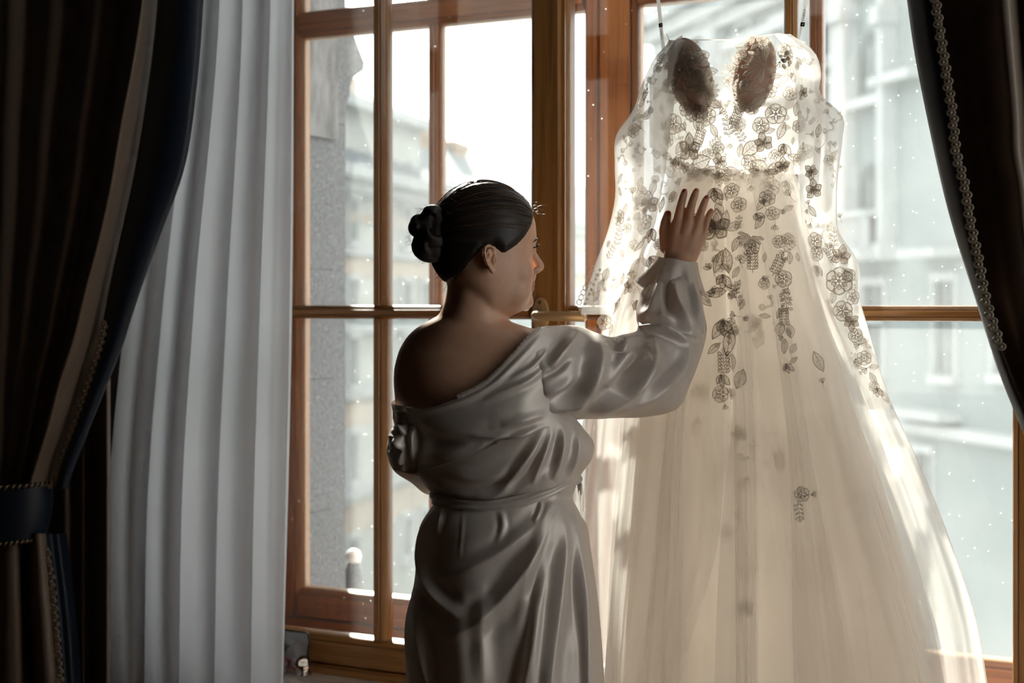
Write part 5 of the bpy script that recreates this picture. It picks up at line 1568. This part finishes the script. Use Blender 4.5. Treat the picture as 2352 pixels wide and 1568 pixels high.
# bun of twisted lobes
bn = MB()
DB = -0.045
def bp_(px, py, dd=0.0): return Wp(px, py, DB + dd)
for px, py, dd, r in ((992, 566, 0.0, 0.0275), (978, 560, 0.008, 0.024), (1002, 540, 0.005, 0.030), (968, 526, 0.0, 0.019), (962, 512, 0.004, 0.0155), (992, 492, 0.002, 0.0155), (984, 508, -0.004, 0.019), (1004, 512, 0.0, 0.022)):
    bn.ball(bp_(px, py, dd), r, 18, 12)
rb = random.Random(11)
def coil(c, dd, r0, tilt, a0, a1, thick, squash=0.85):
    pts = []
    for a in np.linspace(a0, a1, 14):
        x, y = r0 * math.cos(a), r0 * squash * math.sin(a)
        p = bp_(c[0] + x * SC * math.cos(tilt) - y * SC * math.sin(tilt), c[1] + x * SC * math.sin(tilt) + y * SC * math.cos(tilt), dd - 0.012 * math.sin((a - a0) / (a1 - a0) * math.pi))
        pts.append(p)
    bn.tube(pts, [thick * (0.5 + 0.5 * math.sin(math.pi * (0.08 + 0.84 * k / 13))) for k in range(14)], 8)
for k in range(7): coil((988, 566), -0.006 - 0.002 * k, 0.0285 - 0.003 * k, 0.2 + 0.1 * k, 0.4, 4.6, 0.0048)
for k in range(5): coil((966, 520), -0.002 - 0.003 * k, 0.0185 - 0.003 * k, -0.5, 1.2, 5.4, 0.0042)
for k in range(5): coil((994, 493), -0.002 - 0.003 * k, 0.0165 - 0.0025 * k, 0.1, 2.6, 6.6, 0.0038)
for k in range(4): coil((1000, 530), -0.016 - 0.002 * k, 0.027 - 0.004 * k, 0.6, 0.2, 3.4, 0.005)
bun_me = voxel(bn, 0.0016, 2, 0.5)
bun_me.materials.append(M['hair'])
bun_me.transform(Matrix.Translation(-Vector(WL[person.name])))
uvl = bun_me.uv_layers.new(name='UVMap')
co = mesh_np(bun_me) + WL[person.name]
bx_, by_ = pxy(co)
lv_ = np.empty(len(bun_me.loops), int); bun_me.loops.foreach_get('vertex_index', lv_)
angv = np.arctan2(by_ - 540, bx_ - 1000); radv = np.hypot(by_ - 540, bx_ - 1000)
uvl.data.foreach_set('uv', np.stack([radv / 70.0, angv * 0.4], 1)[lv_].ravel())
bun_me.polygons.foreach_set('use_smooth', [True] * len(bun_me.polygons))
place('hair_bun', bun_me, hair, WL[person.name])

# fine strands: combed over the cap, loose at hairline, nape and bun
st = MB()
rs = random.Random(5)
for k in range(260):
    b0 = rs.uniform(0.05, math.pi - 0.05) if k % 4 else rs.uniform(-0.9, 0.0) * (1 if rs.random() < 0.5 else -1) + (math.pi if rs.random() < 0.5 else 0)
    t0, t1 = rs.uniform(0.45, 1.2), rs.uniform(1.6, 2.7)
    tt_ = np.linspace(t0, t1, 12)
    p, sd_ = cap_local(tt_, np.full(12, b0) + 0.05 * np.sin(tt_ * 2 + k), rs.uniform(0.0002, 0.0014))
    if sd_.min() < 0.006: continue
    st.tube(HC + p @ HA, 0.00035, 3)
def wisp(p0, d0, ln, curl, r=0.00022):
    pts = [np.asarray(p0, float)]
    d = np.asarray(d0, float); d /= np.linalg.norm(d)
    for k in range(7):
        d = d + np.array([rs.gauss(0, curl) for _ in range(3)]) - UP * 0.04
        d /= np.linalg.norm(d)
        pts.append(pts[-1] + d * ln / 7)
    st.tube(pts, [r] * 7 + [r * 0.4], 3)
for k in range(60):       # nape
    px, py = rs.uniform(1012, 1036), rs.uniform(592, 668)
    wisp(Wp(px, py, rs.uniform(-0.02, 0.03)), -RT * rs.uniform(0.2, 1) - UP * rs.uniform(0.2, 1.2) + FW * rs.uniform(-.4, .4), rs.uniform(0.008, 0.022), 0.16)
for k in range(40):       # bun fuzz
    a = rs.uniform(1.6, 4.9)
    px, py = 985 + 42 * math.cos(a), 538 + 62 * math.sin(a) * -1
    wisp(Wp(px, py, DB), -RT * rs.uniform(0.2, 1) + UP * rs.uniform(-0.6, 0.8), rs.uniform(0.005, 0.013), 0.2)
for k in range(14):       # forehead baby hairs
    px, py = rs.uniform(1222, 1234), rs.uniform(462, 492)
    wisp(Wp(px, py, rs.uniform(0.0, 0.04)), RT * rs.uniform(0.5, 1) + UP * rs.uniform(-0.5, 0.6), rs.uniform(0.008, 0.020), 0.2)
for k in range(60):       # crown fuzz
    T1, B1 = rs.uniform(0.5, 2.5), rs.uniform(0.5, 2.6)
    p, _ = cap_local(np.array([T1]), np.array([B1]))
    p2 = HC + p[0] @ HA
    wisp(p2, -hx * 1.0 + UP * rs.uniform(0.05, 0.5), rs.uniform(0.01, 0.03), 0.12)
st.build('hair_strands', M['strand'], hair, True, 'stuff')

# ------------------------------------------------------------------ satin robe
M['robe'] = principled('robe_satin', (0.70, 0.63, 0.57), 0.45, var=0.03, nscale=90, spec=0.6, metal=0.22, trans=0.24, bump=0.03, bscale=900)
M['robe_lace'] = cloth_sheer('robe_lace', (0.74, 0.68, 0.62), 0.15, 0.4)
robe = thing('satin_robe', WL[person.name])
robe.parent = person; robe.location = (0, 0, 0)
ROBE = [(745, 950, 1296, 0.03, 0.088), (800, 906, 1312, 0.03, 0.104), (850, 897, 1312, 0.03, 0.113), (930, 899, 1302, 0.035, 0.120), (985, 918, 1342, 0.05, 0.124), (1012, 932, 1362, 0.06, 0.128), (1052, 948, 1360, 0.06, 0.126), (1090, 962, 1335, 0.055, 0.118), (1120, 980, 1322, 0.05, 0.106), (1146, 1002, 1316, 0.05, 0.098), (1166, 990, 1326, 0.05, 0.104),
        (1200, 968, 1346, 0.05, 0.116), (1260, 959, 1357, 0.05, 0.126), (1350, 948, 1370, 0.05, 0.136), (1420, 932, 1377, 0.05, 0.141), (1568, 935, 1386, 0.05, 0.146), (1800, 930, 1394, 0.05, 0.150), (2100, 922, 1402, 0.05, 0.156)]
NLX = [880, 930, 965, 1000, 1050, 1090, 1120, 1150, 1180, 1210, 1240, 1300]
NLY = [922, 935, 939, 932, 914, 896, 878, 850, 818, 784, 755, 746]
def seg_dist(px, py, poly):
    """distance to a polyline, side sign and position along it"""
    poly = np.asarray(poly, float)
    best = np.full(px.shape, 1e9); sgn = np.zeros(px.shape); pos = np.zeros(px.shape)
    L_ = np.concatenate([[0], np.cumsum(np.linalg.norm(np.diff(poly, axis=0), axis=1))])
    for i in range(len(poly) - 1):
        a, b = poly[i], poly[i+1]
        ab = b - a
        t = np.clip(((px - a[0]) * ab[0] + (py - a[1]) * ab[1]) / (ab @ ab), 0, 1)
        dx, dy = px - a[0] - ab[0] * t, py - a[1] - ab[1] * t
        d = np.hypot(dx, dy)
        m_ = d < best
        best = np.where(m_, d, best)
        sgn = np.where(m_, np.sign(ab[0] * dy - ab[1] * dx), sgn)
        pos = np.where(m_, (L_[i] + t * (L_[i+1] - L_[i])) / L_[-1], pos)
    return best, sgn, pos
def spline(poly, n=8):
    poly = np.asarray(poly, float)
    k = np.arange(len(poly)); t = np.linspace(0, len(poly) - 1, (len(poly) - 1) * n + 1)
    return np.stack(table(np.column_stack([k, poly]), t), 1) if False else np.stack([np.array([table(np.column_stack([k, poly]), tt)[c] for tt in t]) for c in (0, 1)], 1)
def folds(P, Nrm, lst, front):
    px, py = pxy(P)
    disp = np.zeros(px.shape)
    for kind, poly, amp, w_ in lst:
        d, s, pos = seg_dist(px, py, spline(poly))
        env = np.sin(np.pi * np.clip(pos, 0.0, 1.0)) ** 0.8
        if kind == 'r':
            x = d * s / (w_ * 0.8)
            disp += amp * env * (np.exp(-np.abs(x) ** 1.35) - 0.55 * np.exp(-(x - 1.7) ** 2) - 0.35 * np.exp(-(x + 2.0) ** 2))
        elif kind == 's':      # step: cloth on the negative side lies above
            disp += amp * env * (1 / (1 + np.exp(np.clip(d * s / (w_ * 0.25), -30, 30)))) * np.exp(-(d / (w_ * 9)) ** 2)
    return P + Nrm * (disp * front)[..., None]
def grid_normals(P, closed=True):
    du = np.roll(P, -1, 1) - np.roll(P, 1, 1)
    dv = np.gradient(P, axis=0)
    n_ = np.cross(dv, du)
    n_ /= np.maximum(np.linalg.norm(n_, axis=-1, keepdims=True), 1e-9)
    return n_
NA = 420
aa = np.arange(NA) * 2 * math.pi / NA
G = []
ys1 = np.linspace(0, 1, 60); ys2 = np.concatenate([np.linspace(1000, 1600, 200), np.linspace(1600, 2090, 50)[1:]])[1:]
RT_ = [[table(ROBE, y)] for y in (0,)]
def robe_pt(a, y, rowv):
    xl, xr, dc, rd_ = rowv
    c, s = math.cos(a), math.sin(a)
    e = 2.3
    px = 0.5 * (xl + xr) + 0.5 * (xr - xl) * math.copysign(abs(c) ** (2 / e), c)
    return px, dc + rd_ * math.copysign(abs(s) ** (2 / e), s)
ROW = {}
def rowv(y):
    k = round(y, 1)
    if k not in ROW: ROW[k] = table(ROBE, k)
    return ROW[k]
tops = []
for a in aa:
    px, _ = robe_pt(a, 900, rowv(900))
    yt = np.interp(px, NLX, NLY)
    if math.sin(a) > 0:      # front neckline plunges
        yt = lerp(yt, 905, smooth(math.sin(a) * 1.5))
    tops.append(yt)
for t in ys1:
    row = []
    for a, yt in zip(aa, tops):
        y = lerp(yt, 1000, t)
        px, dd = robe_pt(a, y, rowv(y))
        row.append(Wp(px, y, dd))
    G.append(row)
for y in ys2:
    row = []
    for a in aa:
        px, dd = robe_pt(a, y, rowv(y))
        g = smooth((y - 1180) / 500)
        dd += g * 0.010 * math.sin(9 * a + y * 0.002)
        row.append(Wp(px + 6 * g * math.sin(7 * a), y, dd))
    G.append(row)
G = np.array(G)
Nn = grid_normals(G)
ctr = G.mean(axis=1, keepdims=True)
if ((G - ctr) * Nn).sum(-1).mean() < 0: Nn = -Nn
front = np.clip(((CAM - G) * Nn).sum(-1) / np.linalg.norm(CAM - G, axis=-1) * 2.5 + 0.25, 0, 1)
RF = [('r', [(1254, 985), (1208, 1055), (1150, 1124), (1090, 1138)], 0.009, 12), ('r', [(1270, 988), (1246, 1050), (1220, 1112)], 0.007, 9), ('r', [(1296, 975), (1288, 1040), (1270, 1102)], 0.009, 10), ('r', [(1328, 972), (1326, 1040), (1306, 1096)], 0.006, 8),
      ('r', [(985, 1098), (1040, 1128), (1120, 1138), (1200, 1118), (1262, 1078)], 0.008, 12), ('r', [(1020, 1085), (1100, 1100), (1180, 1075), (1240, 1020)], 0.006, 16),
      ('r', [(1292, 1140), (1258, 1220), (1190, 1330), (1100, 1425), (1010, 1480)], 0.015, 24), ('r', [(1304, 1145), (1298, 1250), (1280, 1400), (1262, 1560), (1255, 1760)], 0.011, 18), ('r', [(1284, 1142), (1200, 1232), (1100, 1296), (1000, 1330)], 0.010, 20), ('r', [(1000, 1165), (968, 1245), (985, 1350), (1065, 1432)], 0.013, 17), ('r', [(1278, 1150), (1240, 1290), (1215, 1400), (1200, 1500)], -0.006, 14),
      ('r', [(1064, 1168), (1060, 1230), (1052, 1290)], 0.0010, 5), ('r', [(1316, 1145), (1334, 1290), (1346, 1450), (1352, 1640)], 0.008, 12), ('r', [(1325, 1200), (1322, 1350), (1316, 1500)], -0.004, 14), ('r', [(1236, 1390), (1222, 1500), (1200, 1620), (1190, 1760)], 0.009, 22), ('r', [(950, 1400), (970, 1500), (1000, 1640)], 0.012, 16), ('r', [(1110, 1340), (1105, 1450), (1110, 1600)], 0.006, 20), ('r', [(1020, 1158), (1010, 1200), (1002, 1240)], 0.006, 6), ('r', [(1245, 1150), (1238, 1175), (1225, 1200)], 0.006, 5), ('r', [(1150, 1170), (1155, 1210), (1140, 1250)], 0.004, 8)]
G = folds(G, Nn, RF, front)
MB().grid(G, True).build('robe_body', M['robe'], robe, True)

# slack upper back of the robe: hangs over in one broad fold from shoulder to shoulder
EBX = [880, 905, 945, 1010, 1080, 1145, 1200, 1258]; EBY = [1070, 1080, 1090, 1072, 1050, 1020, 1001, 982]
YG = []
pxs = np.concatenate([np.linspace(902, 1262, 150)])
for v in np.linspace(0, 1.12, 64):
    row = []
    for px in pxs:
        t = min(v, 1.0)
        yt, yb = np.interp(px, NLX, NLY) + 1, np.interp(px, EBX, EBY)
        y = lerp(yt, yb, t) - (v - 1) * 60 * (v > 1)
        r_ = rowv(y)
        s_ = np.clip((px - 0.5 * (r_[0] + r_[1])) / (0.5 * (r_[1] - r_[0])), -0.995, 0.995)
        dd = r_[2] - r_[3] * (1 - abs(s_) ** 2.3) ** (1 / 2.3)
        off = 0.002 + 0.020 * smooth(t) * (1 - 0.5 * smooth((px - 1190) / 70)) - (v - 1) * 0.10 * (v > 1)
        row.append(Wp(px, y, dd - off))
    YG.append(row)
YG = np.array(YG)
nY = np.cross(np.gradient(YG, axis=0), np.gradient(YG, axis=1)); nY /= np.maximum(np.linalg.norm(nY, axis=-1, keepdims=True), 1e-9)
if ((CAM - YG) * nY).sum() < 0: nY = -nY
YF = [('r', [(1245, 768), (1185, 832), (1124, 888), (1050, 924), (960, 948)], 0.004, 8), ('r', [(1262, 830), (1215, 872), (1160, 898), (1110, 912)], 0.006, 10), ('r', [(1262, 800), (1220, 845), (1170, 872)], 0.005, 8), ('r', [(1080, 1002), (1130, 1004), (1190, 998), (1255, 975)], 0.009, 8), ('r', [(1100, 1032), (1150, 1010), (1230, 975)], -0.006, 7), ('r', [(1150, 975), (1200, 965), (1255, 950)], 0.006, 12), ('r', [(960, 968), (1040, 990), (1120, 980)], 0.004, 24), ('r', [(945, 1040), (1030, 1040), (1100, 1012)], 0.004, 18), ('r', [(918, 940), (935, 1000), (940, 1070)], -0.006, 7)]
YG = folds(YG, nY, YF, 1.0)
MB().grid(YG).build('robe_back', M['robe'], robe, True)

# scalloped lace along the neckline of the back
LG = []
kk = 0
lace = MB()
for px in np.arange(1052, 1246, 2.0):
    y = np.interp(px, NLX, NLY)
    r_ = rowv(y)
    s_ = np.clip((px - 0.5 * (r_[0] + r_[1])) / (0.5 * (r_[1] - r_[0])), -0.99, 0.99)
    dd = r_[2] - r_[3] * (1 - abs(s_) ** 2.3) ** (1 / 2.3)
    up = 5 + 2.2 * abs(math.sin(px * 0.42)) + 1.0 * math.sin(px * 1.3)
    LG.append([Wp(px + 1, y + 3, dd - 0.004), Wp(px - up * 0.35, y - up * 0.5, dd - 0.004), Wp(px - up * 0.7, y - up, dd - 0.002)])
lace.grid(np.array(LG))
for i in range(0, len(LG) - 4, 4):
    lace.tube([LG[i][0], LG[i+2][2], LG[i+4][0]], 0.0006, 4)
lace.build('lace_trim', M['robe_lace'], robe, True)

# --- sleeves: sections with two picture points across the arm, depth and depth radius
def sleeve_loft(secs, nv=180, nu=200, wr=0.0):
    secs = np.asarray(secs, float)
    k = np.arange(len(secs))
    tab = np.column_stack([k, secs])
    G = []
    for v in np.linspace(0, len(secs) - 1, nv):
        ax, ay, bx, by, d, r = table(tab, v)
        row = []
        for i in range(nu):
            a = 2 * math.pi * i / nu
            c, s = math.cos(a), math.sin(a)
            px, py = 0.5 * (ax + bx) + 0.5 * (bx - ax) * c, 0.5 * (ay + by) + 0.5 * (by - ay) * c
            row.append(Wp(px, py, d + r * s))
        G.append(row)
    G = np.array(G)
    N_ = grid_normals(G)
    ctr = G.mean(axis=1, keepdims=True)
    if ((G - ctr) * N_).sum(-1).mean() < 0: N_ = -N_
    return G, N_
SEC = [(1238, 752, 1222, 905, 0.02, 0.085), (1262, 748, 1250, 984, 0.03, 0.098), (1326, 748, 1312, 966, 0.055, 0.104), (1395, 772, 1400, 961, 0.095, 0.104), (1452, 764, 1485, 958, 0.14, 0.104), (1466, 752, 1558, 936, 0.18, 0.100), (1462, 735, 1590, 872, 0.21, 0.092), (1462, 705, 1622, 772, 0.235, 0.080), (1474, 668, 1616, 706, 0.255, 0.064), (1492, 645, 1608, 664, 0.268, 0.052), (1512, 630, 1602, 644, 0.278, 0.042), (1518, 615, 1600, 628, 0.284, 0.038)]
G, N_ = sleeve_loft(SEC)
fr = np.clip(((CAM - G) * N_).sum(-1) / np.linalg.norm(CAM - G, axis=-1) * 2.5 + 0.3, 0, 1)
SF = [('r', [(1334, 758), (1302, 800), (1262, 842)], 0.012, 15), ('r', [(1368, 762), (1374, 830), (1346, 900), (1288, 948)], 0.020, 22), ('r', [(1466, 772), (1472, 812), (1440, 862), (1420, 905)], -0.020, 19), ('r', [(1500, 765), (1490, 840), (1440, 910), (1355, 954)], 0.018, 20), ('r', [(1586, 785), (1552, 862), (1482, 922), (1400, 956)], 0.013, 16), ('r', [(1396, 776), (1436, 800), (1472, 786)], -0.016, 14),
      ('r', [(1462, 738), (1530, 742), (1600, 772)], -0.014, 11), ('r', [(1462, 752), (1530, 758), (1592, 790)], 0.010, 10), ('r', [(1512, 640), (1502, 690), (1480, 728)], 0.007, 12), ('r', [(1548, 640), (1556, 700), (1600, 758)], 0.013, 13), ('r', [(1590, 645), (1602, 700), (1620, 765)], 0.009, 9), ('r', [(1530, 640), (1532, 680), (1530, 730)], -0.005, 9), ('r', [(1245, 905), (1290, 890), (1340, 850)], 0.008, 14), ('r', [(1250, 950), (1300, 930), (1350, 912)], 0.010, 12), ('r', [(1240, 870), (1280, 850), (1310, 820)], -0.008, 9), ('r', [(1600, 790), (1580, 850), (1575, 925)], -0.010, 10)]
G = folds(G, N_, SF, fr)
MB().grid(G, True).build('sleeve', M['robe'], robe, True)
# flared cuff
CG = []
for t in np.linspace(0, 1, 22):
    cx_, cy_ = lerp(1557, 1541, t), lerp(596, 664, t)
    hw, rd_ = lerp(46, 78, t ** 1.2), lerp(0.036, 0.058, t)
    row = []
    for i in range(120):
        a = 2 * math.pi * i / 120
        ru = t * (0.09 * math.sin(6 * a + 0.6) + 0.05 * math.sin(11 * a))
        c = math.cos(a) * (1 + ru * 0.6)
        row.append(Wp(cx_ + hw * c, cy_ + hw * c * 0.16 + (6 + 8 * t) * math.sin(5 * a + 1) * (0.3 + 0.7 * t) * 0.6, 0.284 - 0.004 * t + rd_ * (1 + ru) * math.sin(a)))
    CG.append(row)
MB().grid(np.array(CG), True).build('cuff', M['robe'], robe, True)
# left sleeve: slipped to the upper arm, forearm folded in front
SECL = [(899, 928, 968, 938, 0.02, 0.060), (903, 948, 972, 958, 0.025, 0.066), (912, 962, 975, 968, 0.03, 0.062), (895, 996, 978, 1000, 0.035, 0.086), (889, 1042, 985, 1040, 0.05, 0.092), (906, 1082, 1000, 1050, 0.085, 0.078), (944, 1108, 1040, 1045, 0.13, 0.066), (984, 1136, 1075, 1030, 0.17, 0.058), (1045, 1130, 1100, 1020, 0.205, 0.048), (1085, 1090, 1115, 1020, 0.225, 0.036)]
G, N_ = sleeve_loft(SECL, 130, 160)
fr = np.clip(((CAM - G) * N_).sum(-1) / np.linalg.norm(CAM - G, axis=-1) * 2.5 + 0.4, 0, 1)
LF_ = [('r', [(942, 962), (932, 1010), (938, 1080)], -0.016, 7), ('r', [(908, 968), (922, 985), (938, 1000)], 0.010, 6), ('r', [(896, 1000), (916, 1012), (934, 1035)], 0.012, 7), ('r', [(892, 1035), (914, 1044), (936, 1062)], 0.012, 7), ('r', [(902, 1066), (925, 1068), (945, 1085)], 0.009, 6), ('r', [(914, 978), (906, 1000), (912, 1030)], -0.009, 6), ('r', [(900, 946), (940, 954), (970, 958)], -0.010, 5), ('r', [(950, 1090), (985, 1085), (1010, 1070)], 0.008, 8)]
G = folds(G, N_, LF_, fr)
MB().grid(G, True).build('sleeve', M['robe'], robe, True)
# tied belt
bl = [(994, 1140), (1020, 1153), (1060, 1163), (1110, 1166), (1160, 1160), (1210, 1147), (1260, 1129), (1300, 1110), (1322, 1098)]
BG = []
def belt_center(a):
    px, dd = robe_pt(a, 1146, rowv(1146))
    if math.sin(a) < 0.0:
        y = np.interp(px, [b[0] for b in bl], [b[1] for b in bl])
    else:
        y = lerp(np.interp(px, [994, 1322], [1140, 1098]), 1085, smooth(math.sin(a)))
    return px, y, dd
for i in range(160):
    a = 2 * math.pi * i / 160
    px, y, dd = belt_center(a)
    out = 0.004
    hh_ = 15 - 5 * smooth((px - 1150) / 170)
    row = []
    for v in np.linspace(-1, 1, 9):
        bul = 0.006 * (1 - v * v) + 0.0025 * math.sin(v * 5 + a * 3)
        c, s = math.cos(a), math.sin(a)
        row.append(Wp(px + (out + bul) * SC * c, y + v * hh_, dd + (out + bul) * s))
    BG.append(row)
MB().grid(np.array(BG).transpose(1, 0, 2), True).build('belt', M['robe'], robe, True)
kn_ = MB()
kc = Wp(1322, 1100, 0.06)
kn_.ball(kc, (0.012, 0.016, 0.010), 14, 9)
kn_.tube([kc, Wp(1334, 1080, 0.075), Wp(1336, 1040, 0.08), Wp(1330, 1000, 0.075)], [0.003, 0.002, 0.0015, 0.001], 6)
gk = [[Wp(1326 + 10 * u + 9 * t, 1104 + 70 * t, 0.065 + 0.012 * math.sin(5 * u + 4 * t) + 0.02 * u) for u in np.linspace(-0.2, 1, 8)] for t in np.linspace(0, 1, 10)]
kn_.grid(np.array(gk))
kn_.build('belt_knot', M['robe'], robe, True)
